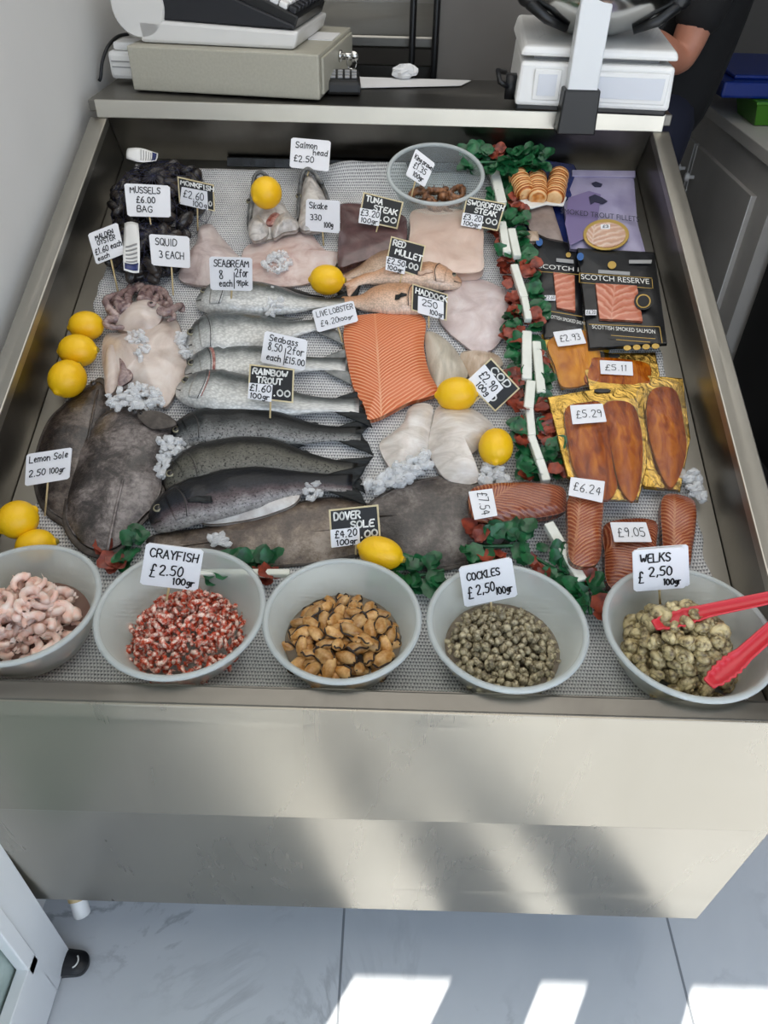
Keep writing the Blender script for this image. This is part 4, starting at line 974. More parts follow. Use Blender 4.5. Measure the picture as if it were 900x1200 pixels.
def fish(name, label, cat, cl, hh, kind, mat, fin, base=0, group=None, flip=1, ratio=.52, tail=1.0, tailw=1.15, eye=.092, dors=((.4, .52, .34),), gill=True, red=0, pect=True, end=None, tnotch=.42):
    mx, my = cl[len(cl)//2]
    tt = TrayThing(name, label, cat, mx, my, base, group)
    b0 = pxlen(hh, mx, my)*ratio
    ctr = catmull([tt.p(*q, b0)[:2] for q in cl], 90, False)
    a0 = abs(tt.p(mx, my-hh, b0)[1]-tt.p(mx, my+hh, b0)[1])/2
    ts, av = PF[kind]; bmax = a0*ratio
    def C(t):
        x = min(max(t, 0), 1)*89; i = min(int(x), 88); f = x-i; return ctr[i]*(1-f)+ctr[i+1]*f
    def fr(t):
        d = C(min(t+.02, 1))-C(max(t-.02, 0)); d = d/np.linalg.norm(d); return np.array([-d[1], d[0]])*flip
    def A(t): return a0*float(np.interp(t, ts, av))
    def Bt(t): return A(t)*ratio*(1.12 if t < .3 else 1.0)*(1-.35*max(0, (t-.6)/.3) if t > .6 else 1)*max(.1, 1-max(0, t-.83)/.10)
    def hc(t): return max(Bt(t), .5*bmax)
    def surf(t, q, off=0):
        c = C(t)+fr(t)*A(t)*q; return (c[0], c[1], hc(t)+Bt(t)*math.sqrt(max(0, 1-q*q))+off)
    te = end or .93
    tl = sorted(set([0, .008, .02, .04, .07]+[te*i/30 for i in range(3, 31)])); n = 24; vs = []; uv = []
    for t in tl:
        c = C(t); f = fr(t); a = A(t); b = Bt(t); h = hc(t)
        for j in range(n):
            ph = 2*pi*j/n; q = math.cos(ph); 
            vs.append((c[0]+f[0]*a*q, c[1]+f[1]*a*q, h+b*math.sin(ph))); uv.append((t, (1-q)/2))
    k = len(tl); fs = [(i*n+j, i*n+(j+1) % n, (i+1)*n+(j+1) % n, (i+1)*n+j) for i in range(k-1) for j in range(n)]+[tuple(range(n))[::-1], tuple((k-1)*n+j for j in range(n))]
    g = G(); g.add(vs, fs, uv); g.build('body', mat, tt.e)
    if end is None:
        t0 = .845; ew = A(.85)
        def tf(u, q):
            q = q*2-1; e = 1-tnotch*(1-abs(q))**1.0*u
            t = t0+(1-t0)*u*e*tail; c = C(min(t, 1)) + (C(1)-C(.98))*max(0, t-1)*50
            w = ew*.9+(a0*tailw*1.05-ew*.9)*u**.8; f = fr(min(t, .98))
            return (c[0]+f[0]*w*q, c[1]+f[1]*w*q, hc(.88)*(1-u)+.007*u+.003*u*math.sin(q*9))
        sheet_obj(tf, 9, 17, 'tail_fin', fin, tt.e, .002)
    for (d0, d1, hf) in dors:
        s = 1 if hf > 0 else -1
        def df(u, w, d0=d0, d1=d1, hf=hf, s=s):
            t = d0+(d1-d0)*u; prof = math.sin(pi*min(1, u*1.15+.08))**.7*(1-.45*u); c = C(t+.05*w*(d1-d0)/.12)+fr(t)*(A(t)*s*.94+w*a0*hf*prof)
            return (c[0], c[1], hc(t)*(1-.55*w))
        sheet_obj(df, 12, 4, 'dorsal_fin' if s > 0 else 'anal_fin', fin, tt.e, .0014)
    if eye:
        q = .2; p = Vector(surf(eye, q, .0)); r = a0*.17
        e = G().ell(p, (r, r, r*.3), 18, 8).build('eye', M['eye_white'], tt.e)
        G().ell(p+Vector((0, 0, r*.16)), (r*.68, r*.68, r*.2), 14, 8).build('pupil', M['eye_black'], e)
    if gill:
        def gf(u, w):
            q = -.8+1.5*w; t = .145+u*(.05+.04*(1-(q+.1)**2)); return surf(t, q, .0002+.0012*u*u)
        sheet_obj(gf, 7, 12, 'gill_cover', mat, tt.e, .0012, lambda u, w: (.1+.1*u, (1-(-.8+1.5*w))/2))
        G().tube([surf(.185+.04*(1-(q+.1)**2), q, .0012) for q in np.linspace(-.8, .68, 14)], .0011, 6).build('gill_slit', M['mouth'], tt.e)
        if red:
            def rf(u, w):
                q = -.7+1.3*w; t = .18+.04*(1-(q+.1)**2)+u*red; return surf(t, q, .0004)
            sheet_obj(rf, 4, 12, 'open_gill', M['gill'], tt.e, .001)
        sheet_obj(lambda u, w: surf(.004+.075*u, -.38-.2*u+.06*w, .0008), 8, 2, 'mouth', M['mouth'], tt.e, .0008)
    if pect and mat not in (M['bass'], M['trout'], M['trout2']):
        sheet_obj(lambda u, w: surf(.235+.11*u, -.28-.16*u+(w-.5)*(.10+.42*u*(1-.62*u)), .0008+.0015*u), 7, 6, 'pectoral_fin', M['fin_grey'] if fin == M['fin_dark'] and mat == M['bass'] else fin, tt.e, .001)
    tt.surf = surf; tt.a0 = a0
    return tt
GB = 'silver fish in a row on the matting'; GT = 'dark trout in a row on the matting'
fish('sea_bream', 'topmost silver fish of the row, pale and plain under the ice', 'fish', [(229,351),(270,352),(320,353),(365,353),(424,352)], 19, 'bream', M['bass'], M['fin_dark'], 0, GB, dors=((.3, .66, .2),))
fish('sea_bream', 'second silver fish down, deep-bodied with a dark gill edge, behind the live lobster card', 'fish', [(217,404),(255,398),(300,391),(345,382),(398,372)], 25, 'bream', M['bass'], M['fin_grey'], 0, GB, red=.008, dors=((.3, .66, .16),))
fish('sea_bass', 'third silver fish down with red open gill, behind the seabass card', 'fish', [(216,437),(255,430),(300,426),(350,424),(420,424)], 22, 'bass', M['bass'], M['fin_grey'], .0, GB, red=.035, dors=((.34, .5, .16), (.56, .68, .16)))
fish('sea_bass', 'lowest silver fish of the row with a dark forked tail', 'fish', [(206,453),(250,460),(300,467),(360,471),(437,472)], 24, 'bass', M['bass'], M['fin_dark'], .004, GB, red=.02, tailw=.95, dors=((.34, .5, .12), (.56, .68, .12)))
fish('rainbow_trout', 'upper dark trout, closest to the silver fish', 'fish', [(199,517),(240,503),(300,500),(365,505),(438,506)], 22, 'trout', M['trout'], M['fin_dark'], 0, GT, dors=((.43, .55, .26), (.73, .77, .22), (.62, .7, -.24)), tailw=1.0)
fish('rainbow_trout', 'middle dark trout with speckled bronze sides', 'fish', [(193,571),(235,548),(300,537),(360,541),(433,552)], 25, 'trout', M['trout2'], M['fin_dark'], .002, GT, dors=((.4, .52, .24), (.7, .74, .18)), tailw=.8)
t3 = fish('rainbow_trout', 'lowest dark trout, slit open with a white belly flap', 'fish', [(175,611),(225,590),(290,573),(350,563),(430,563)], 27, 'trout', M['trout3'], M['fin_dark'], .006, GT, dors=((.42, .52, .14), (.7, .74, .15)), tailw=.85)
part_slab(t3, 'belly_flap', [(222,600),(250,592),(290,590),(325,580),(352,575),(345,590),(310,604),(270,612),(238,613)], .0, .022, M['belly'], seed=4, amp=.004)
GM = 'red mullet among the steaks'
fish('red_mullet', 'red mullet with its head to the right, behind the red mullet board', 'fish', [(541,331),(505,326),(465,323),(430,325),(400,336)], 14, 'bass', M['mullet'], M['fin_red'], .004, GM, flip=-1, dors=((.3, .45, .2),), tailw=.8, red=.01)
fish('red_mullet', 'brownish red mullet tucked furthest back against the tuna steak', 'fish', [(500,306),(470,307),(440,312),(418,318),(396,326)], 13, 'bass', M['mullet2'], M['fin_red'], .002, GM, flip=-1, dors=(), tailw=.7)
fish('red_mullet', 'pale orange mullet with a dark tail above the salmon fillet', 'fish', [(505,358),(475,354),(445,352),(420,352),(392,350)], 17, 'bass', M['mullet'], M['fin_dark'], 0, GM, flip=-1, dors=((.3, .42, .14),), tailw=.9)

# ---- salmon heads: cut behind the gills, throat up
def head(label, cx, cy, throat, sides, jaws, flaps, eyes, dark=()):
    tt = TrayThing('salmon_head', label, 'fish head', cx, cy, .005, 'salmon heads at the back')
    part_slab(tt, 'throat', throat, 0, .036, M['head_flesh'], edge=.25, amp=.005, ns=40, seed=len(label))
    for q in sides: part_slab(tt, 'side_skin', q, .006, .020, M['head_dark'], edge=.5, amp=.002, n=40)
    for q in flaps: part_slab(tt, 'gill_flap', q, .012, .026, M['head_flesh'], edge=.3, amp=.005, ns=50, n=48)
    for q in dark: part_slab(tt, 'cut_flesh', q, .020, .014, M['gill'], edge=.4, amp=.003, n=40)
    for q in jaws:
        pts = catmull([tt.p(x, y, h) for x, y, h in q], 20, False); g = G(); g.tube(pts, .004, 8); g.build('jaw', M['head_dark'], tt.e)
    for q in eyes:
        c = Vector(tt.p(*q, .022)); e = G().ell(c, (.006, .006, .005), 14, 8).build('eye', M['eye_white'], tt.e); G().ell(c+Vector((0, -.001, .003)), (.0036, .0036, .003), 12, 8).build('pupil', M['eye_black'], e)
head('salmon head lying throat up with a lemon resting on it', 316, 245,
     [(300,206),(305,203),(314,208),(326,224),(337,242),(347,256),(349,265),(335,268),(318,276),(300,279),(293,272),(291,258),(293,240),(295,222)],
     [[(296,214),(300,208),(303,216),(299,240),(296,262),(290,268),(289,250),(292,230)]],
     [[(296,222,.02),(298,208,.03),(305,202,.034),(314,208,.032),(326,224,.028)]],
     [[(292,256),(305,250),(314,262),(312,274),(298,280),(291,272)], [(318,258),(335,248),(349,258),(348,267),(332,270),(320,276)]],
     [(292,236)], [[(312,252),(324,248),(330,254),(322,262),(312,262)]])
p_ = [[(279,254),(286,250),(292,256),(291,266),(283,268),(278,262)]]
head('salmon head standing behind the skate card', 366, 232,
     [(355,204),(360,199),(367,203),(376,215),(384,230),(387,246),(383,262),(366,268),(351,264),(348,246),(350,224)],
     [[(350,212),(355,202),(358,206),(355,226),(352,250),(348,256),(347,240),(348,226)], [(370,204),(377,212),(386,230),(388,248),(385,246),(380,230),(373,214)]],
     [[(352,216,.02),(354,206,.03),(360,198,.034),(368,203,.032),(378,216,.026)]],
     [[(352,246),(364,240),(368,262),(358,268),(350,262)], [(370,242),(382,240),(386,254),(380,264),(370,262)]],
     [(350,230)])
# ---- flatfish
def flatfish(label, out, base, th, mat, head_px, tail_px, eye=None, pec=None, cat='flatfish', name='lemon_sole', group=None, spine=True, fin_s=.93):
    cx = sum(p[0] for p in out)/len(out); cy = sum(p[1] for p in out)/len(out)
    tt = TrayThing(name, label, cat, cx, cy, base, group)
    loc = [tt.p(x, y, th*.3)[:2] for x, y in out]; c = np.mean([np.array(p) for p in loc], 0)
    inner = [tuple(c+(np.array(p)-c)*fin_s) for p in loc]
    slab_geo(inner, th, edge=.22, p=2.4, amp=.003, ns=26, n=90, seed=len(label), side=.99).build('body', mat, tt.e)
    g = slab_geo(loc, .006, edge=.6, amp=.0015, ns=60, n=120, seed=3, K=4); g.build('fin_frill', M['flat_fin'], tt.e)
    if spine:
        a = Vector(tt.p(*head_px, th)); b = Vector(tt.p(*tail_px, th)); pts = []
        for i in range(14):
            s = i/13; q = a.lerp(b, s); q.x += .006*math.sin(s*3); w = (np.array([q.x, q.y])-c); 
            pts.append((q.x, q.y, th*(.93-.55*abs(s*2-1)**2.6)))
        G().tube(pts, .0022, 6, flat=.5).build('lateral_line', mat, tt.e)
    if eye:
        for ex in eye:
            p = Vector(tt.p(*ex, th*.75)); e = G().ell(p, (.005, .005, .003), 14, 8).build('eye', mat, tt.e); G().ell(p+Vector((0, 0, .0015)), (.0032, .0032, .0022), 12, 6).build('pupil', M['eye_black'], e)
    if pec:
        part_slab(tt, 'pectoral_fin', pec, th*.7, .006, M['flat_fin'], edge=.6, amp=.001)
    return tt
flatfish('large dark flatfish at far left, half under its neighbour', [(107,446),(117,440),(126,450),(128,475),(118,520),(110,560),(104,600),(92,622),(66,612),(48,596),(39,573),(37,545),(44,515),(56,489),(73,472),(92,456)], 0, .022, M['flat_b'], (112,450), (80,600), [(109,449)])
flatfish('large grey brown flatfish lying on top beside the trout heads', [(104,498),(125,478),(150,473),(175,478),(204,489),(208,501),(200,520),(191,545),(193,570),(185,592),(170,608),(152,628),(138,646),(112,652),(88,640),(72,615),(73,588),(80,555),(90,522)], .010, .030, M['flat_a'], (158,478), (120,640), [(158,482), (166,486)], [(161,487),(176,481),(196,486),(207,497),(195,502),(176,502)])
flatfish('long brown dover sole under the trout', [(172,630),(200,622),(235,618),(275,606),(320,597),(365,584),(405,582),(438,592),(452,612),(446,640),(405,655),(335,664),(262,668),(205,662),(178,648)], 0, .016, M['sole_a'], (176,640), (450,612), name='dover_sole', fin_s=.95)
flatfish('slate grey dover sole in front of the cod, beside the dover sole board', [(430,592),(452,575),(485,562),(525,556),(565,560),(598,575),(618,598),(612,622),(572,652),(522,668),(478,664),(450,640),(438,615)], .003, .017, M['sole_b'], (440,600), (612,605), name='dover_sole', fin_s=.95)

# ---- squid
sq = TrayThing('squid', 'whole pale squid with purple tentacles between lemons and silver fish', 'squid', 167, 410)
part_slab(sq, 'mantle', [(122,388),(145,384),(175,372),(205,370),(214,398),(218,432),(206,455),(192,474),(170,462),(148,452),(128,460),(121,440),(117,412)], 0, .034, M['squid'], amp=.006, ns=24, edge=.25, seed=2)
part_slab(sq, 'side_fin', [(124,410),(132,404),(138,420),(140,440),(134,458),(124,462),(122,440)], .016, .016, M['squid'], amp=.003)
part_slab(sq, 'torn_skin', [(138,412),(148,420),(156,438),(150,448),(138,452),(140,432)], .020, .010, M['squid_dark'], amp=.003)
part_slab(sq, 'head', [(135,372),(150,356),(172,350),(186,356),(190,372),(178,386),(152,388),(138,384)], .004, .034, M['squid'], amp=.004)
for q in ((178,356),):
    p = Vector(sq.p(*q, .034)); e = G().ell(p, (.008, .007, .004), 14, 8).build('eye', M['squid_dark'], sq.e); G().ell(p+Vector((0, -.001, .0015)), (.004, .003, .0035), 12, 8).build('pupil', M['eye_black'], e)
TN = [[(140,372),(130,364),(124,352),(134,346),(146,342),(155,330)], [(146,366),(138,356),(142,344),(154,338),(163,331)], [(152,362),(150,348),(158,338),(168,334),(160,342)],
      [(172,354),(176,342),(184,338),(194,342),(198,352)], [(180,356),(188,346),(196,348),(201,358),(200,368)], [(184,362),(192,356),(199,362),(204,372),(197,376)],
      [(142,376),(130,374),(124,380),(134,384),(152,383),(160,381)], [(188,364),(196,366),(206,360),(213,358),(214,364),(208,362)], [(150,364),(140,352),(130,356),(128,368),(136,376)], [(166,352),(168,342),(175,337),(186,342),(190,352)]]
for i, tpx in enumerate(TN):
    hs = [.020+.010*math.sin(i+k*.9) for k in range(len(tpx))]
    pts = catmull([sq.p(x, y, h) for (x, y), h in zip(tpx, hs)], 26, False)
    g = G(); g.tube(pts, [.0085*(1-.7*k/25)*(1+.12*math.sin(k*2.3)) for k in range(26)], 9); g.build('tentacle', M['squid_dark'], sq.e)

# ---- monkfish, skate, fillets, steaks
slab('monkfish_tail', 'translucent pinkish monkfish tail beside the mussel bags', 'fish', [(232,262),(246,258),(258,272),(272,288),(283,303),(275,326),(250,331),(225,330),(208,322),(213,305),(221,290),(229,278)], 0, .030, M['monk'], amp=.007, ns=26, edge=.2, seed=5)
slab('skate_wing', 'broad pink skate wing with a pointed right tip behind the seabream', 'fish', [(284,290),(305,279),(330,273),(352,266),(364,270),(374,283),(386,293),(398,293),(396,304),(386,318),(362,330),(330,334),(300,332),(284,318)], 0, .018, M['skate'], amp=.004, ns=26, edge=.2, seed=8)
slab('tuna_steak', 'dark purple tuna steak slab under the tuna board', 'fish steak', [(398,244),(425,243),(452,249),(474,258),(477,270),(476,286),(462,296),(440,306),(414,314),(397,317),(396,290),(399,262)], 0, .030, M['tuna'], smooth=True, edge=.78, p=8, amp=.0015, seed=1)
slab('swordfish_steak', 'pale pink square swordfish steak below the clear bowl', 'fish steak', [(481,254),(500,249),(535,250),(560,256),(566,272),(566,300),(565,322),(540,326),(510,321),(490,314),(478,300),(480,275)], 0, .032, M['swordfish'], edge=.8, p=8, amp=.0015, seed=2)
slab('haddock_wing', 'large pale pinkish fish wing by the white strips, right of the haddock board', 'fish', [(523,334),(545,322),(572,327),(597,340),(611,352),(609,366),(598,380),(588,396),(576,409),(556,411),(538,398),(522,384),(514,366)], .0, .018, M['haddock'], amp=.003, ns=40, edge=.25, seed=3)
slab('haddock_fillet', 'long cream haddock fillet along the right side of the salmon', 'fillet', [(499,387),(512,388),(529,401),(540,416),(549,436),(541,446),(522,455),(509,456),(503,432),(499,408)], 0, .018, M['fillet'], edge=.2, amp=.002, seed=6)
slab('haddock_fillet', 'small tan haddock fillet between the pink wing and the cod board', 'fillet', [(540,412),(560,408),(582,413),(590,425),(574,434),(556,446),(546,430)], 0, .016, M['fillet2'], edge=.2, amp=.002, seed=7)
slab('salmon_fillet', 'large orange salmon fillet with white fat lines', 'fillet', [(402,389),(410,372),(440,367),(481,366),(499,375),(497,405),(503,435),(514,459),(498,467),(480,472),(455,485),(442,491),(430,492),(427,478),(414,455),(406,420)], 0, .026, M['salmon'], edge=.5, p=4, amp=.0015, seed=9)
slab('cod_fillet', 'smaller folded white cod piece left of the larger cod', 'fillet', [(480,476),(495,470),(508,476),(506,500),(501,530),(484,543),(466,553),(455,545),(444,520),(460,505),(472,494)], 0, .024, M['cod'], edge=.35, amp=.004, ns=40, seed=10)
slab('cod_fillet', 'large white curled cod piece between two lemons', 'fillet', [(512,474),(530,470),(548,473),(568,484),(580,499),(570,516),(560,524),(548,534),(549,545),(563,556),(560,563),(543,566),(522,559),(505,535),(502,516),(506,494)], 0, .034, M['cod'], edge=.3, amp=.004, ns=34, seed=12)

# ---- lemons
def lemon(label, px, py, rx, ry, base=0, rz=0, tipx=None):
    r = pxlen(min(rx, ry), px, py)*.98; l = pxlen(max(rx, ry), px, py)*1.02
    h = CT+base+r; u, v = at(px, py, h)
    e = thing('lemon', label, 'lemon', TM(u, v, h, rz), 'lemons decorating the display')
    prof = [(0, -l*1.0), (r*.10, -l*.985), (r*.2, -l*.93)]
    for k in range(1, 16):
        a = -pi/2+pi*k/16; prof.append((r*math.cos(a)**.9, l*.9*math.sin(a)))
    prof += [(r*.22, l*.92), (r*.12, l*.985), (0, l)]
    prof = sorted(prof, key=lambda q: q[1])
    G().lathe(prof, 32, m=Matrix.Rotation(pi/2, 4, 'Y')).build('peel', M['lemon'], e)
    p = Vector((l*.97, 0, 0)); 
    G().ell(p, (.003, .0045, .0045), 10, 6).build('stalk_scar', M['lemon_tip'], e)
lemon('lemon highest of the three along the left wall', 101, 382, 21, 17, .0, .2)
lemon('lemon in the middle of the three along the left wall', 91, 411, 23, 19, .0, .1)
lemon('lemon lowest of the three along the left wall', 79, 444, 21, 24, .0, 1.2)
lemon('whole lemon in the front left corner above the prawn bowl', 21, 609, 24, 22, .012, -2.4)
lemon('lemon half hidden behind the rim of the prawn bowl', 42, 640, 24, 20, .0, .3)
lemon('lemon sitting on the left salmon head', 312, 226, 17, 18, .045, .8)
lemon('lemon beside the skate wing above the live lobster card', 383, 328, 21, 17, .004, .0)
lemon('lemon tucked between salmon and cod under the cod board', 535, 462, 25, 20, .0, .1)
lemon('lemon right of the large cod piece by the green leaves', 581, 524, 20, 24, .004, 1.5)
lemon('lemon at the front behind the bowl of mussels', 446, 648, 28, 19, .012, -.3)

# ---- crushed ice and wrap
def ice(label, out, base, n, sz=.0075, mat='ice', name='crushed_ice', cat='ice'):
    cx = sum(p[0] for p in out)/len(out); cy = sum(p[1] for p in out)/len(out)
    u0, v0 = at(cx, cy, CT+base); P = [np.array(at(x, y, CT+base))-np.array([u0, v0]) for x, y in out]
    def inside(q):
        c = False
        for i in range(len(P)):
            a, b = P[i], P[i-1]
            if (a[1] > q[1]) != (b[1] > q[1]) and q[0] < (b[0]-a[0])*(q[1]-a[1])/(b[1]-a[1])+a[0]: c = not c
        return c
    xs = [p[0] for p in P]; ys = [p[1] for p in P]; rn = random.Random(label); g = G(); k = 0; t = 0; n = int(n*2.4)
    while k < n and t < 4000:
        t += 1; q = (rn.uniform(min(xs), max(xs)), rn.uniform(min(ys), max(ys)))
        if not inside(q): continue
        s = sz*rn.uniform(.45, 1.1); sd = rn.uniform(0, 50)
        m = Matrix.Rotation(rn.uniform(0, 6), 4, 'X') @ Matrix.Rotation(rn.uniform(0, 6), 4, 'Z')
        g.ell((q[0], q[1], s*.5+rn.uniform(0, sz*.8)), (s, s*.7, s*.5), 7, 5, m, fn=lambda d: 1+.42*nz(d.x*1.7+sd, d.y*1.7, d.z*1.7)); k += 1
    o = g.build(name, M[mat], smooth=False, matrix=TM(u0, v0, CT+base)); tag(o, label, cat, kind='stuff'); return o
ice('crushed ice scattered between the squid and the grey flatfish', [(122,470),(140,458),(165,452),(190,462),(200,474),(170,482),(135,482)], .026, 55)
ice('crushed ice beside the grey flatfish and trout heads', [(186,520),(204,512),(216,522),(206,545),(198,566),(184,560),(188,540)], .02, 34)
ice('crushed ice along the right side of the squid', [(205,392),(222,395),(236,410),(230,424),(214,420)], .012, 26)
ice('crushed ice on top of the uppermost silver fish', [(308,345),(322,340),(332,356),(326,374),(312,372)], .022, 22)
ice('small ice lumps between the two dark lower trout', [(355,572),(372,568),(378,586),(362,590)], .014, 10)
ice('small ice lumps on the pink skate wing', [(308,308),(330,296),(344,308),(332,322),(312,322)], .014, 26, .007)
ice('ice lumps on the brown dover sole by the crayfish card', [(245,632),(262,628),(268,640),(250,644)], .014, 9)
ice('crushed ice under the dark trout belly', [(270,520),(215,530),(240,526),(285,516)], .012, 8)
ice('ice lumps at the tip of the small cod piece', [(485,540),(500,532),(504,550),(470,572),(440,578),(428,570),(455,556)], .008, 60, .010)
ice('ice lumps at the end of the large cod piece', [(568,550),(582,546),(590,562),(598,572),(575,574),(560,570)], .010, 26, .009)
ice('ice over the squid mantle middle', [(150,392),(168,390),(176,412),(165,424),(154,410)], .030, 18, .007)
ice('crushed ice at the right edge of the matting by the smoked fillets', [(792,556),(812,552),(820,570),(822,590),(808,582)], .006, 24, .009)
# ================================================================ LEAF GARLANDS
def garland(label, line, strips, width=24, dens=1.0, red=.22, base=.0, h0=.012, sides=(-1, 1)):
    cx, cy = line[len(line)//2]; rn = random.Random(label)
    tt = TrayThing('leaf_garland', label, 'garland', cx, cy, base, 'plastic leaf garlands edging the display')
    L = catmull([tt.p(*q, h0) for q in line], 40, False)
    tot = sum(np.linalg.norm(L[i+1]-L[i]) for i in range(39)); n = max(8, int(tot/.0034*dens))
    wm = pxlen(width, cx, cy); gg, gr = G(), G(); gs = G(); gs.tube(L, .0028, 6); 
    def leaf(g, p, ang, tilt, s):
        m = Tr(p) @ Matrix.Rotation(ang, 4, 'Z') @ Matrix.Rotation(-tilt, 4, 'Y') @ Matrix.Rotation(rn.uniform(-.5, .5), 4, 'X')
        nu, nv = 6, 5; vs = []
        for i in range(nu):
            a = i/(nu-1)
            w = math.sin(pi*min(1, a*.86+.1))**.75*.5*(1+.12*math.sin(a*19))
            for j in range(nv):
                b = j/(nv-1)*2-1
                vs.append(m @ Vector((a*s, b*w*s, s*(.10*abs(b)-.28*a*a+.05*math.sin(a*8+b*2)))))
        g.add(vs, [(i*nv+j, i*nv+j+1, (i+1)*nv+j+1, (i+1)*nv+j) for i in range(nu-1) for j in range(nv-1)])
    clus = [rn.random() < red for _ in range(60)]
    for k in range(n):
        s = rn.random(); i = min(int(s*39), 38); p = L[i]+(L[i+1]-L[i])*(s*39-i); d = L[i+1]-L[i]; a0 = math.atan2(d[1], d[0])
        sd = rn.choice(sides); isr = clus[int(s*tot/.028) % 30*2+(0 if sd < 0 else 1)]
        g = gr if isr else gg; sz = rn.uniform(.018, .028)
        off = rn.uniform(.002, wm*.62)
        q = Vector(p)+Vector((-math.sin(a0), math.cos(a0), 0))*sd*off+Vector((0, 0, rn.uniform(-.003, .012)))
        leaf(g, q, a0+sd*pi/2+rn.uniform(-1.1, 1.1), rn.uniform(.0, .9), sz)
    gs.build('stem', M['leaf'], tt.e)
    if gg.v: gg.build('green_leaves', M['leaf'], tt.e)
    if gr.v: gr.build('red_leaves', M['leaf_red'], tt.e)
    for a, b, w in strips:
        A = Vector(tt.p(*a, h0+.012)); B = Vector(tt.p(*b, h0+.012)); d = (B-A); ln = d.length; ang = math.atan2(d.y, d.x); wd = pxlen(w, *a)
        g = G(); g.box((A+B)/2, (ln, wd, .012), Matrix.Rotation(ang, 4, 'Z')); g.build('white_strip', M['strip'], tt.e, smooth=False, bevel=.002)
garland('green leaf garland along the back wall right of the clear bowl', [(545,190),(575,190),(608,190),(640,192)], [], 18, 2.2, .15, base=.035, sides=(-1, 1))
garland('topmost length of the upright leaf garland, left of the navy pouch', [(576,196),(590,228),(600,258)], [((578,198), (588,240), 11)], 22, 1.4, .1, sides=(1, 1, -1))
garland('second length down of the upright leaf garland, by the swordfish board', [(588,258),(598,285),(604,305)], [((588,262), (594,298), 9), ((599,270), (606,302), 9)], 22, 1.3, .2)
garland('third length down of the upright leaf garland, by the pink wing', [(604,302),(612,338),(618,372)], [((602,312), (614,350), 9), ((614,350), (619,376), 8)], 24, 1.3, .4)
garland('fourth length down of the upright leaf garland with two white strips', [(610,374),(616,410),(622,446)], [((617,390), (617,446), 11), ((628,402), (634,462), 10)], 27, 1.3, .35)
garland('fifth length down of the upright leaf garland, left of the gold packs', [(614,446),(622,480),(630,510)], [((622,448), (619,480), 11), ((620,480), (623,512), 9)], 27, 1.5, .3)
garland('lowest length of the upright leaf garland, above the smoked salmon block', [(624,508),(634,535),(640,562)], [((622,512), (632,540), 9), ((632,540), (640,565), 10)], 28, 1.6, .3)
garland('short leaf garland in front of the grey flatfish, left front', [(122,655),(140,648),(165,644)], [], 16, 1.5, .35, base=-.002)
garland('leaf garland behind the crayfish bowl', [(250,668),(285,668),(320,664)], [((180,672), (340,672), 8)], 16, 1.2, .35, base=-.002)
garland('leaf garland behind the bowl of mussels, by the front lemon', [(445,672),(480,676),(520,668)], [], 18, 1.5, .25, base=-.002)
garland('bushy leaf garland under the smoked salmon block, right front', [(545,640),(585,640),(620,638)], [], 26, 1.5, .25, base=.008)
garland('leaf garland running down beside the cockle bowl with a white strip', [(622,650),(655,670),(685,690),(692,720)], [((642,614), (682,682), 12)], 26, 1.5, .3)

# ================================================================ PACKS
# navy pouch of three rolls
tt = TrayThing('shellfish_pouch', 'navy and clear pouch of three orange striped rolls at the back right', 'seafood pack', 632, 218, .012)
flatpoly(tt, [(591,204),(604,196),(640,192),(672,197),(676,205),(667,226),(670,234),(660,242),(640,241),(622,246),(605,238),(598,226)], 0, .010, M['navy'], 'pouch', bevel=.004)
flatpoly(tt, [(607,236),(640,232),(664,232),(660,243),(640,241),(622,246)], .0095, .004, M['white_print'], 'white_band', bevel=.002)
for a, b in (((607,207), (616,227)), ((629,209), (630,231)), ((655,206), (650,231))):
    A = Vector(tt.p(*a, .02)); B = Vector(tt.p(*b, .02)); d = B-A
    e = G(); rr = pxlen(11, *a); e.tube([Vector((0, t, 0)) for t in np.linspace(-d.length*.62, d.length*.62, 16)], [rr*.7]+[rr*(1+.05*math.sin(i*2.4)) for i in range(14)]+[rr*.7], 18)
    o = e.build('shellfish_roll', M['roll'], tt.e); o.location = (A+B)/2; o.rotation_euler = (0, 0, math.atan2(d.y, d.x)-pi/2)
# grey fillet pack
tt = TrayThing('fillet_pack', 'flat pack of grey fillets with a navy edge below the navy pouch', 'seafood pack', 640, 265)
flatpoly(tt, [(611,240),(656,236),(672,290),(640,292),(618,282)], 0, .006, M['navy'], 'backing', bevel=.001)
part_slab(tt, 'grey_fillet', [(612,241),(646,239),(660,284),(640,280),(620,270)], .006, .010, M['grey_pack'], smooth=False, edge=.7, amp=.0015)
part_slab(tt, 'grey_fillet', [(615,272),(630,272),(632,284),(620,284)], .006, .014, M['fillet2'], smooth=False, edge=.7, amp=.0015)
# lilac pouch
tt = TrayThing('trout_pouch', 'lilac pouch of smoked trout with an oval window by the right wall', 'seafood pack', 708, 250, .010)
part_slab(tt, 'pouch', [(669,204),(743,205),(747,259),(757,297),(708,298),(668,292),(660,241)], 0, .016, M['lilac'], smooth=False, edge=.5, p=3, amp=.003, ns=30)
flatpoly(tt, [(670,201),(744,202),(744,209),(670,208)], .010, .004, M['lilac'], 'top_seal', bevel=.001)
flatpoly(tt, [(693,215),(698,213),(706,216),(704,219),(697,219)], .0165, .0008, M['navy_print'], 'hang_hole')
flatpoly(tt, [(666,232),(690,224),(704,228),(700,262),(684,280),(668,288),(662,262)], .0164, .0006, M['lilac_dark'], 'print_patch')
flatpoly(tt, [(690,231),(697,228),(706,232),(712,236),(706,239),(697,237),(692,240)], .0174, .0006, M['navy_print'], 'fish_print')
printed(tt, 'SMOKED TROUT FILLETS', (657,250), (749,260), 6, M['navy_print'], .0212)
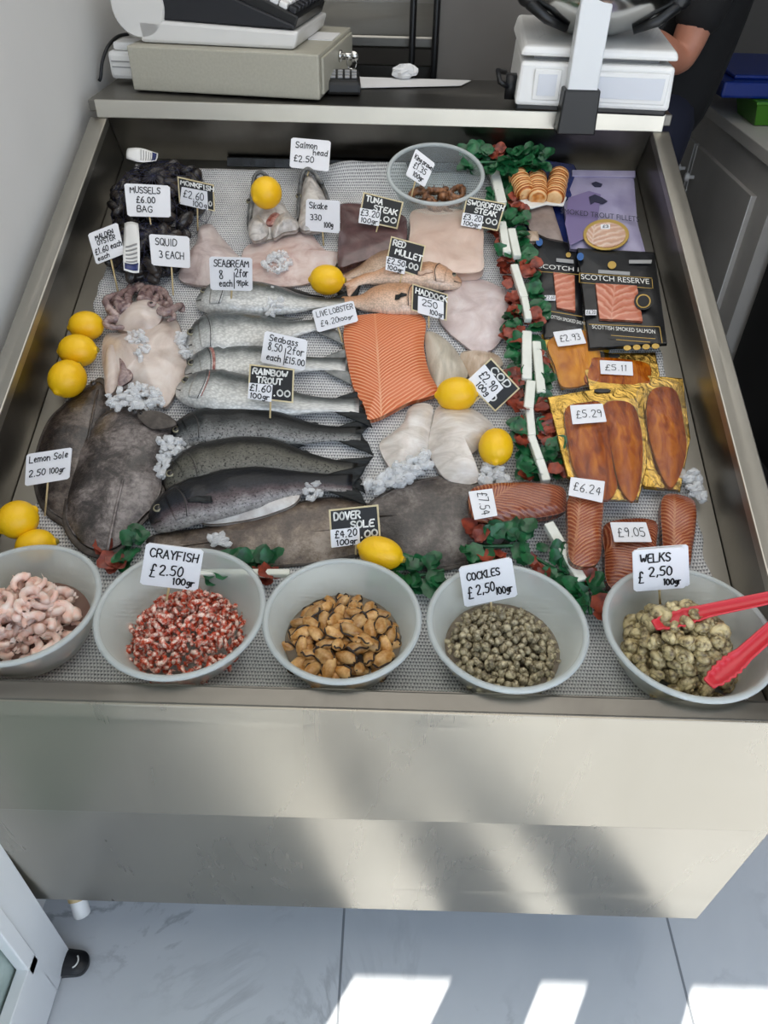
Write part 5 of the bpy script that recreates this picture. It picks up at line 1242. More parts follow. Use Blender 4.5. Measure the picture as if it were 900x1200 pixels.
def oval(cx, cy, rx, ry, n=32): return [(cx+rx*math.cos(2*pi*i/n), cy+ry*math.sin(2*pi*i/n)) for i in range(n)]
flatpoly(tt, oval(710, 276, 27, 18), .0168, .003, M['gold_matte'], 'window_ring', bevel=.001)
w = flatpoly(tt, oval(710, 276, 23, 14.5), .0195, .002, M['trout_pale'], 'window')
sticker(tt, [(704,263),(715,263),(715,268),(704,268)], .0222, [('£3', .2, .8, .8, .6)], w, 'small_sticker')
# black pouches
def blackpack(label, cor, base, win, title, sub, full):
    tt = TrayThing('salmon_pouch', label, 'seafood pack', sum(c[0] for c in cor)/4, sum(c[1] for c in cor)/4, base, 'black smoked salmon pouches')
    part_slab(tt, 'pouch', cor, 0, .014, M['black_pack'], smooth=False, edge=.6, p=4, amp=.002, ns=40)
    h = .0155
    part_slab(tt, 'window', win, .010, .009, M['smoked_pink'], smooth=False, edge=.8, p=6, amp=.001)
    printed(tt, title[0], title[1], title[2], title[3], M['gold_matte'] if not full else M['white_print'], h+.001)
    printed(tt, sub[0], sub[1], sub[2], sub[3], M['white_print'], h+.001)
    return tt, h
def bars(tt, segs, h, mat, w=.0009, name='gold_line'):
    for a, b in segs:
        A = Vector(tt.p(*a, h)); B = Vector(tt.p(*b, h)); d = B-A; g = G(); g.box((A+B)/2, (d.length, w, .0006), Matrix.Rotation(math.atan2(d.y, d.x), 4, 'Z')); g.build(name, mat, tt.e, smooth=False)
tt, h = blackpack('black smoked salmon pouch on the left, partly under the other', [(624,271),(680,290),(684,395),(637,398)], .0, [(648,320),(673,324),(674,366),(652,362)], ('SCOTCH RESERVE', (631,314), (716,322), 5), ('SCOTTISH SMOKED SALMON', (641,372), (690,382), 4), True)
bars(tt, [((630,318), (682,322)), ((640,364), (682,371))], h+.001, M['gold_matte'])
flatpoly(tt, oval(632, 284, 4, 4.5, 18), h, .001, M['blue_print'], 'blue_emblem'); flatpoly(tt, oval(666, 299, 3, 3, 14), h, .001, M['gold_matte'], 'gold_emblem')
flatpoly(tt, [(652,303),(672,305),(672,309),(652,307)], h, .001, M['grey_print'], 'grey_band')
sticker(tt, [(638,346),(651,346),(651,352),(638,352)], h+.001, [('£2.60', .1, .9, .85, .7)], None, 'small_sticker', .0007)
tt, h = blackpack('black smoked salmon pouch on the right, whole front showing', [(676,291),(767,296),(782,404),(690,410)], .016, [(697,333),(746,336),(753,378),(702,375)], ('SCOTCH RESERVE', (681,327), (761,333), 6), ('SCOTTISH SMOKED SALMON', (694,385), (768,391), 4.5), True)
bars(tt, [((679,331), (764,338)), ((679,320), (679,331)), ((764,327), (765,338)), ((679,320), (764,326)), ((690,380), (773,383)), ((773,383), (776,402)), ((716,393), (768,397)), ((722,398), (762,401))], h+.001, M['gold_matte'])
flatpoly(tt, oval(680, 301, 4, 4.5, 18), h, .001, M['blue_print'], 'blue_emblem'); flatpoly(tt, oval(717, 311, 5, 4.5, 18), h, .001, M['gold_matte'], 'gold_emblem')
flatpoly(tt, [(701,316.5),(738,319),(738,323),(701,320.5)], h, .001, M['grey_print'], 'grey_band'); flatpoly(tt, [(737,305),(764,305),(763,309),(737,309)], h, .0008, M['grey_print'], 'small_print')
g1 = flatpoly(tt, oval(754, 353, 11, 10.5, 28), .0195, .001, M['black_plastic'], 'seal_emblem'); flatpoly(tt, [q for q in oval(754, 353, 8.5, 8, 28)], .0206, .0006, M['gold_matte'], 'seal_disc', g1); flatpoly(tt, oval(754, 353, 7, 6.6, 28), .0212, .0006, M['board'], 'seal_core', g1)
for x in (735, 746, 757, 768):
    flatpoly(tt, oval(x, 408-(x-735)*.06, 4.5, 3, 16), h-.006, .001, M['gold_matte'], 'gold_medal')
sticker(tt, [(686,363),(699,363),(699,369),(686,369)], h+.001, [('£6.20', .1, .9, .85, .7)], None, 'small_sticker', .0007)
# golden packs
GG = 'gold foil packs of smoked fillets'
tt = TrayThing('smoked_fish_pack', 'yellow pack with golden fillet priced 2.93', 'seafood pack', 675, 415, .0, GG)
part_slab(tt, 'card_back', [(634,393),(687,376),(714,412),(702,448),(658,457),(645,428)], 0, .007, M['yellow_card'], smooth=False, edge=.8, amp=.0008)
part_slab(tt, 'fillet', [(643,398),(684,386),(704,414),(694,446),(660,453),(650,428)], .007, .014, M['haddie'], edge=.4, amp=.002)
part_slab(tt, 'clear_wrap', [(640,397),(686,381),(708,413),(698,448),(659,455),(647,428)], .019, .004, M['film'], edge=.6, amp=.001)
sticker(tt, [(648,389),(681,385),(687,402),(654,406)], .0245, [('£2.93', .14, .86, .72, .42)])
tt = TrayThing('smoked_fish_pack', 'gold foil pack priced 5.11 tucked behind the two large packs', 'seafood pack', 725, 430, .004, GG)
part_slab(tt, 'foil_back', [(683,407),(713,415),(768,414),(773,440),(770,456),(683,454)], 0, .007, M['gold'], smooth=False, edge=.8, amp=.002, ns=50)
part_slab(tt, 'fillet', [(688,424),(700,418),(756,424),(764,440),(760,452),(690,450)], .007, .012, M['kipper'], edge=.4, amp=.002)
flatpoly(tt, oval(720, 417, 7, 2.4, 16), .0072, .0006, M['black_plastic'], 'hang_hole')
sticker(tt, [(703,422),(741,424),(742,440),(704,438)], .0205, [('£5.11', .14, .8, .72, .42)])
tt = TrayThing('smoked_fish_pack', 'large gold foil pack at the right wall with no sticker', 'seafood pack', 750, 505, .012, GG)
part_slab(tt, 'foil_back', [(684,433),(753,440),(800,444),(809,515),(797,577),(755,573),(700,500)], 0, .007, M['gold'], smooth=False, edge=.8, amp=.0025, ns=50)
part_slab(tt, 'fillet', [(764,456),(792,456),(803,500),(805,530),(795,562),(784,570),(768,535),(758,490)], .007, .016, M['kipper'], edge=.35, amp=.0025)
part_slab(tt, 'clear_wrap', [(752,450),(797,450),(806,514),(796,573),(770,572),(745,500)], .021, .004, M['film'], edge=.6, amp=.0015)
flatpoly(tt, oval(742, 443, 9, 2.4, 16), .0074, .0006, M['black_plastic'], 'hang_hole')
tt = TrayThing('smoked_fish_pack', 'large gold foil pack of two amber fillets priced 5.29', 'seafood pack', 705, 520, .028, GG)
part_slab(tt, 'foil_back', [(641,466),(700,456),(754,454),(758,547),(748,589),(707,587),(664,560),(647,492)], 0, .007, M['gold'], smooth=False, edge=.8, amp=.0025, ns=50)
part_slab(tt, 'fillet', [(663,478),(684,470),(706,472),(714,510),(720,548),(724,570),(712,586),(690,574),(674,550),(666,515)], .007, .016, M['kipper'], edge=.3, amp=.002, seed=2)
part_slab(tt, 'fillet', [(709,471),(740,471),(752,500),(754,540),(749,575),(740,587),(726,566),(718,530),(711,500)], .007, .016, M['kipper'], edge=.3, amp=.002, seed=3)
part_slab(tt, 'clear_wrap', [(660,473),(748,466),(757,545),(748,588),(707,587),(670,556),(662,510)], .021, .004, M['film'], edge=.6, amp=.0015, smooth=False)
flatpoly(tt, oval(706, 458, 10, 2.4, 16), .0074, .0006, M['black_plastic'], 'hang_hole')
sticker(tt, [(668,475),(706,473),(711,494),(671,497)], .0262, [('£5.29', .14, .9, .72, .4)])
# vacuum packed salmon pieces
GV = 'vacuum packed smoked salmon pieces'
def vac(label, fout, wout, st, lines, base=.0, mat='hotsmoke', th=.032):
    cx = sum(p[0] for p in fout)/len(fout); cy = sum(p[1] for p in fout)/len(fout)
    tt = TrayThing('vacuum_salmon', label, 'smoked salmon', cx, cy, base, GV)
    part_slab(tt, 'salmon_piece', fout, .001, th, M[mat], edge=.55, p=4, amp=.003, ns=30, seed=len(label))
    part_slab(tt, 'wrap', wout, 0, th+.004, M['film'], edge=.3, p=3, amp=.004, ns=50, seed=1)
    if st: sticker(tt, st, th+.009, lines)
vac('long smoked salmon block lying sideways priced 7.54', [(552,574),(600,566),(655,570),(664,588),(656,603),(600,611),(556,611)], [(546,570),(600,562),(668,566),(672,590),(664,608),(600,614),(550,614)], [(577,572.5),(583,604),(556,609),(549,576)], [('£7.54', .1, .9, .66, .4)], .012)
vac('upright smoked salmon piece priced 6.24', [(668,580),(704,580),(705,620),(703,655),(690,665),(668,658),(665,620)], [(664,568),(708,568),(709,620),(706,662),(690,670),(664,663),(661,620)], [(669,559),(709,564),(706,589),(666,580)], [('£6.24', .12, .9, .7, .42)], .022, 'hotsmoke2')
vac('smoked salmon piece behind the welks card priced 9.05', [(710,614),(765,610),(769,640),(764,688),(715,690),(708,650)], [(705,608),(770,606),(774,640),(770,694),(712,694),(704,650)], [(715,612),(757,612),(764,635),(720,635)], [('£9.05', .14, .88, .74, .44)], .0, 'hotsmoke')
vac('rightmost smoked salmon piece without a visible price', [(777,582),(808,584),(816,600),(812,640),(805,668),(782,666),(775,625)], [(772,577),(812,579),(820,600),(816,640),(808,674),(778,672),(770,625)], None, None, .0, 'hotsmoke2')

# ================================================================ BOWLS AND THEIR FILLINGS
ZB0 = ZCR+.0055
def bowl_prof(R, b, H):
    return [(0, 0), (b*.9, 0), (b, .004), (b+(R-b)*.5, H*.48), (R-.005, H-.003), (R, H-.002), (R+.0008, H+.001), (R-.003, H+.0025), (R-.0075, H-.001), (b+(R-b)*.5-.002, H*.48), (b-.003, .006), (b*.85, .0025), (0, .0025)]
def bowl(label, px, py, R, tilt=.055, H=.070, water=None, wl=.03, b=.070):
    P = atz(px, py, ZB0+H); P[1] += .008; R *= .985; m = Tr((P[0], P[1], ZB0+.0065)) @ Matrix.Rotation(tilt, 4, 'X')
    e = thing('plastic_bowl', label, 'bowl', m, 'frosted plastic bowls along the front')
    G().lathe(bowl_prof(R, b, H), 64).build('shell', M['bowl'], e)
    G().lathe([(R-.001, H-.004), (R+.0015, H-.002), (R+.002, H+.001), (R-.001, H+.0035), (R-.005, H+.0022), (R-.006, H-.001)], 64, loop=True).build('rim', M['bowl_rim'], e)
    if water:
        rr = b+(R-b)*.97*wl/H-.004
        w = G().lathe([(0, wl), (rr, wl), (rr-.001, wl-.001), (0, wl-.001)], 48).build('liquid', M[water], matrix=m)
        tag(w, 'thin cloudy liquid pooled in the ' + label.split(' ', 2)[2], 'liquid', kind='stuff')
    return P, R, m
M['bowl_rim'] = film('milky bowl rim', 'e8ecec', .55, .25)

def pile(protos, n, m, Rd, z0, dome, dmin, sc=(.85, 1.15), off=(0, 0), layer=.012, flat=False, seed=1, z_of=None):
    """spread n copies in a heap; protos are things at the origin; their first use is the proto itself"""
    rn = random.Random(seed); used = set(); done = []; lay = 0; t = 0; D = dmin
    while len(done) < n and lay < 5:
        r = Rd*math.sqrt(rn.random())*(1-.12*lay); a = rn.uniform(0, 2*pi); x, y = off[0]+r*math.cos(a), off[1]+r*math.sin(a); t += 1
        if any(l == lay and (x-p)**2+(y-q)**2 < D*D for p, q, l in done):
            if t > 500: lay += 1; t = 0
            continue
        t = 0; done.append((x, y, lay))
    for i, (x, y, l) in enumerate(done):
        rr = math.hypot(x-off[0], y-off[1])/Rd; z = z0+dome*max(0, 1-rr*rr)+layer*l+rn.uniform(-.001, .001)
        k = rn.randrange(len(protos)); s = rn.uniform(*sc)
        rot = (Matrix.Rotation(rn.uniform(0, 6.3), 4, 'Z') @ Matrix.Rotation(rn.uniform(-.5, .5), 4, 'X') @ Matrix.Rotation(rn.uniform(-.5, .5), 4, 'Y')) if flat else Vector((rn.uniform(-1, 1), rn.uniform(-1, 1), rn.uniform(-1, 1))).to_track_quat('Z', 'Y').to_matrix().to_4x4() @ Matrix.Rotation(rn.uniform(0, 6), 4, 'Z')
        mm = m @ Tr((x, y, z)) @ rot @ Matrix.Scale(s, 4)
        if k not in used: used.add(k); protos[k].matrix_world = mm
        else: dup(protos[k], mm)
    for k, p in enumerate(protos):
        if k not in used: 
            for c in list(p.children): bpy.data.objects.remove(c)
            bpy.data.objects.remove(p)
    return len(done)

def curl(R0, r0, turns, taper, n=20, seg=0, fan=True, k=10):
    g = G(); pts, rad = [], []
    for i in range(n):
        s = i/(n-1); a = s*turns*2*pi; q = R0*(1-.25*s)
        pts.append((q*math.cos(a), q*math.sin(a), .18*R0*s)); rad.append(r0*(1-taper*s)*(1+seg*math.sin(s*42))*(1 if 0 < s else .6))
    g.tube(pts, rad, k)
    if fan:
        p = Vector(pts[-1]); d = (p-Vector(pts[-2])).normalized(); side = Vector((0, 0, 1))
        for w in (-.7, 0, .7):
            e = d+side*w; e.normalize(); nn = e.cross(Vector((d.y, -d.x, .3))).normalized()
            g.add([p, p+e*r0*.9+nn*r0*.35, p+e*r0*1.5, p+e*r0*.9-nn*r0*.35], [(0, 1, 2, 3)])
    return g
# 1 prawns
P, Rb, m = bowl('frosted plastic bowl of pink prawns at far left', 24, 712, .0995, .055, water='water_pink', wl=.022)
pr = []
for k in range(3):
    o = curl(.0115, .0062, (.62, .7, .52)[k], .55, seg=.06).build('prawn', M['prawn']); tag(o, 'pale pink curled prawn heaped in the far left bowl', 'prawn', 'prawns in the far left bowl'); pr.append(o)
pile(pr, 80, m, .060, .018, .022, .0190, (1.0, 1.3), (0.0, -.002), .011, True, 3)
# 2 crayfish
P, Rb, m = bowl('frosted plastic bowl of red crayfish tails, second from left', 212, 721, .1065, .055)
pr = []
for k in range(3):
    o = curl(.0050, .0034, (.6, .72, .5)[k], .5, n=12, seg=.16, k=7).build('crayfish_tail', M['cray']); tag(o, 'small red and white crayfish tail in the second bowl', 'crayfish', 'crayfish tails in the second bowl'); pr.append(o)
print('cray', pile(pr, 290, m, .076, .014, .028, .0097, (.95, 1.35), (0, -.002), .007, False, 4))
# 3 mussels
P, Rb, m = bowl('frosted plastic bowl of shelled orange mussels in the middle', 401, 730, .0995, .055, water='water', wl=.024)
pr = []
for k in range(3):
    e = thing('mussel_meat', 'plump orange brown mussel meat in the middle bowl', 'mussel', Tr((0, 0, 0)), 'mussel meats in the middle bowl')
    G().ell((0, 0, 0), (.0135, .0075, .006), 14, 9, fn=lambda d: 1+.25*nz(d.x*1.5+k*7, d.y*1.5, d.z*1.5)-.12*d.x).build('meat', M['mussel_meat'], e)
    pts = [(.0125*math.cos(a)*(1-.1*math.cos(a)), .0072*math.sin(a), .0018+.0016*math.sin(a*5)) for a in np.linspace(-.6, 2.6, 16)]
    G().tube(pts, .0011, 6).build('frill', M['mussel_edge'], e); pr.append(e)
print('mus', pile(pr, 90, m, .069, .020, .014, .0150, (.95, 1.3), (0, -.002), .009, True, 5))
# 4 cockles
P, Rb, m = bowl('frosted plastic bowl of small grey cockles, fourth from left', 594, 738, .101, .055, water='water', wl=.020)
pr = []
for k in range(4):
    o = G().ell((0, 0, 0), (.0052, .0042, .0036), 10, 7, fn=lambda d: 1+.5*nz(d.x*2+k*9, d.y*2, d.z*2)).build('cockle', M['cockle']); tag(o, 'tiny grey yellow cockle in the fourth bowl', 'cockle', 'cockles in the fourth bowl'); pr.append(o)
print('coc', pile(pr, 300, m, .072, .016, .018, .0083, (.95, 1.4), (0, -.002), .006, False, 6))
# 5 whelks
P, Rb, m = bowl('frosted plastic bowl of yellowish whelks at far right', 806, 745, .1055, .055)
pr = []
for k in range(3):
    g = G(); pts, rad = [], []
    for i in range(26):
        s = i/25; a = s*(2.2+.3*k)*2*pi; q = .0068*(1-s*.85); pts.append((q*math.cos(a), q*math.sin(a), .011*s-.004)); rad.append(.0058*(1-s*.8))
    g.tube(pts, rad, 8); g.ell((.004, 0, -.004), (.0075, .006, .004), 10, 6)
    o = g.build('whelk', M['whelk']); tag(o, 'curled yellow brown whelk in the far right bowl', 'whelk', 'whelks in the far right bowl'); pr.append(o)
print('whe', pile(pr, 170, m, .070, .016, .030, .0145, (.9, 1.3), (0, -.002), .010, False, 7))
# clear bowl at the back with brown king prawns
u, v = at(510, 208, CT+.058); e = thing('clear_bowl', 'clear plastic bowl of brown king prawns at the back wall', 'bowl', TM(u, v, CT+.008))
G().lathe(bowl_prof(.091, .062, .058), 64).build('shell', M['bowl_clear'], e)
G().lathe([(.090, .055), (.0925, .057), (.093, .06), (.090, .0625), (.086, .061), (.085, .057)], 64, loop=True).build('rim', M['bowl_rim'], e)
pr = [tag(curl(.014, .0075, .6, .5, seg=.12).build('king_prawn', M['king_prawn']), 'brown raw king prawn lying in the clear bowl at the back', 'prawn', 'king prawns in the clear bowl')]
pile(pr, 14, TM(u, v, CT+.008), .042, .012, .004, .022, (.9, 1.2), (.008, -.012), .010, True, 9)

# red tongs lying across the whelk bowl
zt = ZB0+.070
def tongs():
    H = [np.array(atz(960, 690, zt+.062)), ]
    e = thing('serving_tongs', 'red plastic serving tongs lying across the whelk bowl', 'tongs', Tr(H[0]))
    o = Vector([float(x) for x in H[0]])
    for tip, mid, hz in (((766,735), (826,718), (.084, .098)), ((830,803), (872,768), (.066, .090))):
        a = Vector([float(x) for x in atz(*tip, ZB0+hz[0])])-o; b = Vector([float(x) for x in atz(*mid, ZB0+hz[1])])-o; c = Vector((0, 0, 0))
        d = (b-a).normalized(); s = d.cross(Vector((0, 0, 1))).normalized(); up = s.cross(d)
        def rib(u, w):
            w = w*2-1
            if u < .45: p = a.lerp(b, u/.45); wd = .0125*math.sin(pi*min(1, .12+u/.45*.66))**.6
            else: p = b.lerp(c, (u-.45)/.55); wd = .0098-.002*(u-.45)
            sc = 1+(.10*math.sin(u*90) if u < .36 else 0)
            return p+s*w*wd*sc+up*(-.006*(1-w*w)*(1 if u > .1 else u*10)+.004)
        arm = sheet_obj(rib, 60, 9, 'arm', M['red_plastic'], e, .0022)
    G().tube([(-.004, -.012, 0), (.006, -.008, .002), (.010, 0, .003), (.006, .008, .002), (-.004, .012, 0)], .005, 8, flat=1.6).build('spring_end', M['red_plastic'], e)
tongs()

# ================================================================ MUSSEL BAGS
def mussel_shell():
    g = G()
    for s in (-1, 1):
        g.ell((0, s*.0012, 0), (.021, .0075, .0105), 14, 8, fn=lambda d: 1-.22*max(0, d.x)-.1*d.z*d.x)
    return g.build('mussel', M['shell_black'])
def bag(label, mlabel, grp, px, py, rx, ry, h, n, seed, tagpx, base=0):
    hm = CT+base+h*.55; u, v = at(px, py, hm); a = pxlen(rx, px, py, hm); vt = at(px, py-ry, hm)[1]; vb_ = at(px, py+ry, hm)[1]; b = abs(vt-vb_)/2; v = (vt+vb_)/2
    m = TM(u, v, CT+base); e = thing('mussel_bag', label, 'net bag', m, 'net bags of mussels')
    pr = tag(mussel_shell(), mlabel, 'mussel', grp); rn = random.Random(seed); pts = []; t = 0
    while len(pts) < n and t < 20000:
        t += 1; r = math.sqrt(rn.random())*.95; th = rn.uniform(0, 6.283); lay = 1 if len(pts) > n*.45 else 0
        z = (.011 if not lay else .011+(h-.026)*math.sqrt(max(0, 1-r*r)))
        p = Vector((r*a*.9*math.cos(th), r*b*.9*math.sin(th), z))
        if all((p-q).length > .0150 for q in pts): pts.append(p)
    for i, p in enumerate(pts):
        mm = m @ Tr(p) @ Matrix.Rotation(rn.uniform(0, 6.3), 4, 'Z') @ Matrix.Rotation(rn.uniform(-.7, .7), 4, 'X') @ Matrix.Rotation(rn.uniform(-.4, .4), 4, 'Y') @ Matrix.Scale(rn.uniform(1.0, 1.3), 4)
        if i == 0: pr.matrix_world = mm
        else: dup(pr, mm)
    g = G(); nu, nv = 20, 7; vs = []
    for j in range(nv):
        f = j/(nv-1)*pi/2
        for i in range(nu):
            th = 2*pi*(i+.5*(j % 2))/nu; k = 1+.06*nz(math.cos(th)*2, math.sin(th)*2, seed)
            vs.append((a*k*math.cos(f)*math.cos(th), b*k*math.cos(f)*math.sin(th), .003+h*math.sin(f)))
    fs = []
    for j in range(nv-1):
        for i in range(nu):
            i2 = (i+1) % nu
            if j % 2: fs += [(j*nu+i, j*nu+i2, (j+1)*nu+i2), (j*nu+i, (j+1)*nu+i2, (j+1)*nu+i)]
            else: fs += [(j*nu+i, j*nu+i2, (j+1)*nu+i), (j*nu+i2, (j+1)*nu+i2, (j+1)*nu+i)]
    g.add(vs, fs); o = g.build('net', M['net'], e); md = o.modifiers.new('wire', 'WIREFRAME'); md.thickness = .0009
    inv = m.inverted()
    A, B, w = tagpx
    def tg(uu, ww):
        x = A[0]+(B[0]-A[0])*uu; y = A[1]+(B[1]-A[1])*uu; dx, dy = B[0]-A[0], B[1]-A[1]; l = math.hypot(dx, dy); x += -dy/l*w*(ww-.5)*(1+.3*math.sin(uu*3)); y += dx/l*w*(ww-.5)
        hh = base+h*(.93+.1*math.sin(uu*3.1))+.004
        q = at(x, y, CT+hh); return (q[0]-u, q[1]-v, hh-base+.004*math.sin(ww*3+uu*4))
    tg_o = sheet_obj(tg, 14, 6, 'paper_tag', M['white_plastic'], e, .0006)
    sheet_obj(lambda uu, ww: tuple(Vector(tg(.82+.14*uu, .08+.84*ww))+Vector((0, 0, .0012))), 4, 6, 'blue_band', M['navy'], tg_o, .0004)
    for q in (.45, .53, .61, .69, .76):
        sheet_obj(lambda uu, ww, q=q: tuple(Vector(tg(q+.03*uu, .15+.7*ww))+Vector((0, 0, .0012))), 2, 6, 'print_line', M['grey_print'], tg_o, .0003)
bag('upper dark net bag of mussels in the back left corner', 'black mussel shell inside the upper net bag', 'mussels in the upper net bag', 184, 228, 60, 44, .075, 80, 1, ((149,180), (184,184), 12))
bag('lower dark net bag of mussels above the squid', 'black mussel shell inside the lower net bag', 'mussels in the lower net bag', 170, 290, 46, 33, .055, 50, 2, ((154,262), (154,318), 16))

# ================================================================ PERSON BEHIND THE COUNTER
def skinned(name, mat, verts, edges, rad, parent=None, root=0, sub=2):
    me = bpy.data.meshes.new(name); me.from_pydata([tuple(v) for v in verts], edges, []); o = bpy.data.objects.new(name, me); COL.objects.link(o)
    me.materials.append(mat)
    md = o.modifiers.new('skin', 'SKIN'); md.use_smooth_shade = True
    for i, r in enumerate(rad):
        r = (r, r) if isinstance(r, (int, float)) else r; me.skin_vertices[0].data[i].radius = r; me.skin_vertices[0].data[i].use_root = (i == root)
    sb = o.modifiers.new('sub', 'SUBSURF'); sb.levels = sub; sb.render_levels = sub
    if parent is not None: o.parent = parent
    return o
def person():
    px, py = .76, 1.93
    e = thing('person', 'person in a black t-shirt and navy trousers behind the scale, arm bent across', 'person', Tr((px, py, 0)))
    def w(x, y, z): return (x-.93+(.09 if z > 1.2 else max(0, (z-.9)/.3)*.09), y-py, z)
    V, E, Rd = [], [], []
    def add(p, r, to=None):
        V.append(w(*p)); Rd.append(r)
        if to is not None: E.append((to, len(V)-1))
        return len(V)-1
    pel = add((.93, 1.93, .95), (.095, .10)); wa = add((.925, 1.93, 1.08), (.09, .10), pel); ch = add((.92, 1.93, 1.3), (.11, .15), wa)
    up = add((.915, 1.93, 1.43), (.08, .12), ch); nk = add((.90, 1.93, 1.50), .052, up); jw = add((.885, 1.93, 1.57), (.066, .062), nk); hd = add((.885, 1.93, 1.65), (.092, .076), jw); tp = add((.895, 1.93, 1.72), (.07, .06), hd)
    add((.795, 1.93, 1.615), .014, add((.81, 1.93, 1.625), .02, hd))
    def hand(wr, d, s, thumb):
        d = Vector(d).normalized(); s = Vector(s).normalized(); dn = d.cross(s).normalized(); wv = Vector(V[wr])
        pa = add(tuple(wv+d*.055+Vector((px, py, 0))), (.034, .018), wr)
        for k, (o, l) in enumerate(((-.027, .062), (-.009, .074), (.009, .070), (.027, .054))):
            b = wv+d*.085+s*o; q1 = add(tuple(b+Vector((px, py, 0))), .0095, pa); q2 = add(tuple(b+d*l*.5-Vector((0, 0, .006+.004*k))+Vector((px, py, 0))), .0085, q1)
            add(tuple(b+d*l*.8-Vector((0, 0, .026+.004*k))+Vector((px, py, 0))), .007, q2)
        t1 = add(tuple(wv+d*.04+s*thumb*.036+Vector((px, py, 0))), .011, pa); add(tuple(wv+d*.075+s*thumb*.056-Vector((0, 0, .012))+Vector((px, py, 0))), .0085, t1)
    # near arm, bent
    sh = add((.90, 1.76, 1.41), .058, up); el = add((.855, 1.70, 1.125), .046, add((.87, 1.725, 1.26), .05, sh)); fo = add((.755, 1.655, 1.165), .043, el); wr = add((.645, 1.60, 1.205), .028, fo)
    hand(wr, (-1, -.45, .1), (.3, -.9, 0), -1)
    sh2 = add((.91, 2.10, 1.41), .058, up); el2 = add((.95, 2.16, 1.15), .042, add((.93, 2.14, 1.28), .048, sh2)); wr2 = add((.73, 2.06, 1.15), .027, add((.84, 2.11, 1.14), .038, el2))
    hand(wr2, (-1, -.3, 0), (.3, -.9, 0), 1)
    for s in (-1, 1):
        hp = add((.93, 1.93+s*.09, .88), .075, pel); kn = add((.925, 1.93+s*.10, .50), .058, add((.925, 1.93+s*.095, .70), .075, hp)); an = add((.945, 1.93+s*.10, .09), .038, add((.935, 1.93+s*.10, .32), .055, kn))
        add((.80, 1.93+s*.11, .03), .028, add((.90, 1.93+s*.105, .045), .036, an))
    skinned('body', M['skin'], V, E, Rd, e, 0)
    def sk(name, mat, pts, edges, rad, sub=2): return skinned(name, mat, [w(*p) for p in pts], edges, rad, e, 0, sub)
    sk('t_shirt', M['tshirt'], [(.93,1.93,.86),(.925,1.93,1.1),(.92,1.93,1.3),(.912,1.93,1.43),(.905,1.93,1.475),(.90,1.77,1.40),(.87,1.73,1.28),(.862,1.708,1.172),(.91,2.09,1.40),(.925,2.13,1.30),(.935,2.145,1.20)],
       [(0, 1), (1, 2), (2, 3), (3, 4), (3, 5), (5, 6), (6, 7), (3, 8), (8, 9), (9, 10)], [(.15, .165), (.135, .155), (.13, .165), (.09, .13), .07, .078, .072, .066, .078, .07, .064])
    for s in (-1, 1):
        sk('trouser_leg', M['trouser'], [(.93,1.93+s*.03,1.06),(.93,1.93+s*.085,.88),(.925,1.93+s*.097,.68),(.925,1.93+s*.10,.48),(.94,1.93+s*.10,.10)], [(0, 1), (1, 2), (2, 3), (3, 4)], [(.12, .12), .115, .09, .075, .06])
        G().ell(w(.86, 1.93+s*.105, .045), (.14, .05, .045), 20, 10, fn=lambda d: 1 if d.z > -.3 else .9).build('shoe', M['shoe'], e)
        G().ell(w(.806, 1.93+s*.032, 1.655), (.010, .013, .009), 12, 8).build('eye', M['eye_white'], e)
        G().ell(w(.893, 1.93+s*.082, 1.635), (.022, .010, .034), 12, 8).build('ear', M['skin'], e)
    G().ell(w(.915, 1.93, 1.70), (.098, .090, .085), 24, 14, fn=lambda d: 1.0+.03*nz(d.x*6, d.y*6, d.z*6)).build('hair', M['hair'], e)
    G().tube([w(.800, 1.905, 1.575), w(.795, 1.93, 1.573), w(.800, 1.955, 1.575)], .006, 8).build('mouth', M['gill'], e)
person()

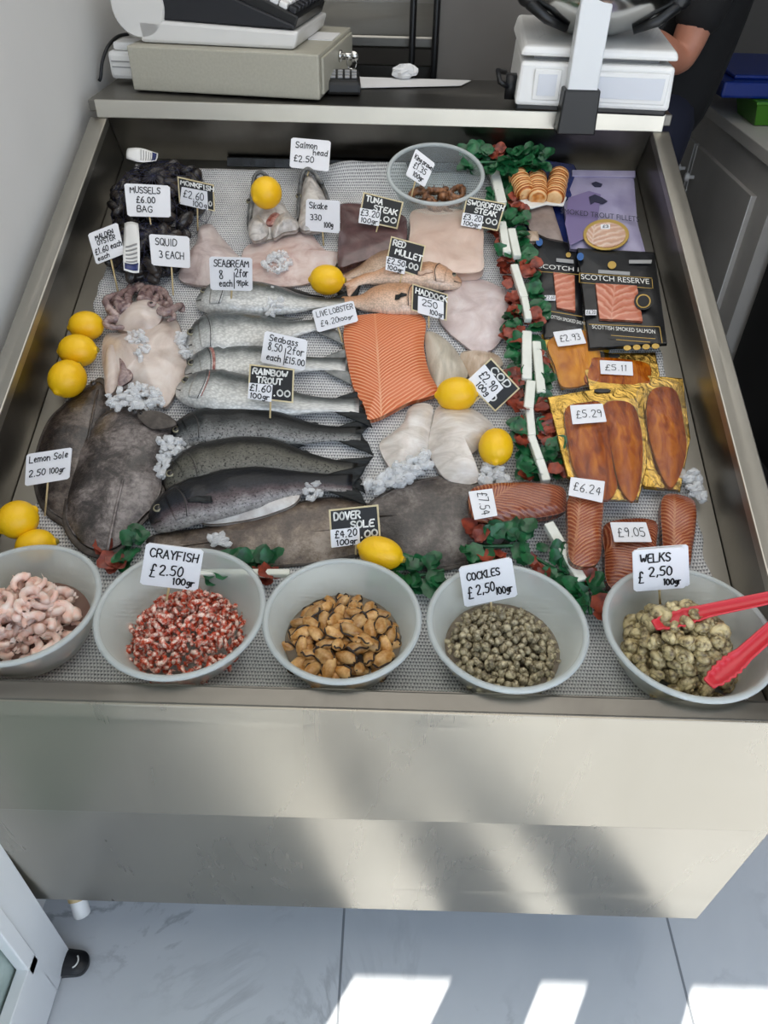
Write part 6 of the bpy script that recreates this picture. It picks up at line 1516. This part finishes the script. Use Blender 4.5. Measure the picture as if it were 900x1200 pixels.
# ================================================================ LIGHT AND CAMERA
wd = bpy.data.worlds.new('sky'); bpy.context.scene.world = wd; wd.use_nodes = True
nt = wd.node_tree; bg = nt.nodes['Background']
tc = nt.nodes.new('ShaderNodeTexCoord'); sp = nt.nodes.new('ShaderNodeSeparateXYZ'); nt.links.new(tc.outputs['Generated'], sp.inputs[0])
rp = nt.nodes.new('ShaderNodeValToRGB'); rp.color_ramp.elements[0].position = .42; rp.color_ramp.elements[0].color = (.62, .62, .62, 1); rp.color_ramp.elements[1].position = .62; rp.color_ramp.elements[1].color = (.70, .82, 1.0, 1)
mp = nt.nodes.new('ShaderNodeMath'); mp.operation = 'MULTIPLY_ADD'; mp.inputs[1].default_value = .5; mp.inputs[2].default_value = .5; nt.links.new(sp.outputs[2], mp.inputs[0]); nt.links.new(mp.outputs[0], rp.inputs[0])
nt.links.new(rp.outputs[0], bg.inputs['Color']); bg.inputs['Strength'].default_value = 2.4
AZ, EL = math.radians(30), math.radians(50)
sl = bpy.data.lights.new('sun', 'SUN'); sl.energy = 9.0; sl.angle = .005; sl.color = (1, .95, .86); so = bpy.data.objects.new('sun', sl); COL.objects.link(so)
so.rotation_euler = Vector((math.sin(AZ)*math.cos(EL), math.cos(AZ)*math.cos(EL), -math.sin(EL))).to_track_quat('-Z', 'Y').to_euler(); so.location = (-3, -5, 6)
al = bpy.data.lights.new('added_fill', 'AREA'); al.energy = 22; al.size = 2.2; al.color = (1, .97, .92); ao = bpy.data.objects.new('added_fill', al); COL.objects.link(ao); ao.location = (.1, .55, 2.55)  # fill light added overhead without a fixture, lifts the interior and wet highlights
cd = bpy.data.cameras.new('camera'); cd.sensor_width = 36; cd.lens = F/1200*36; cd.clip_start = .02; co = bpy.data.objects.new('camera', cd); COL.objects.link(co)
co.matrix_world = Matrix(((RT[0], UP[0], -FW[0], CAM[0]), (RT[1], UP[1], -FW[1], CAM[1]), (RT[2], UP[2], -FW[2], CAM[2]), (0, 0, 0, 1)))
sc_ = bpy.context.scene; sc_.camera = co
sc_.view_settings.view_transform = 'Standard'; sc_.view_settings.exposure = 0.2
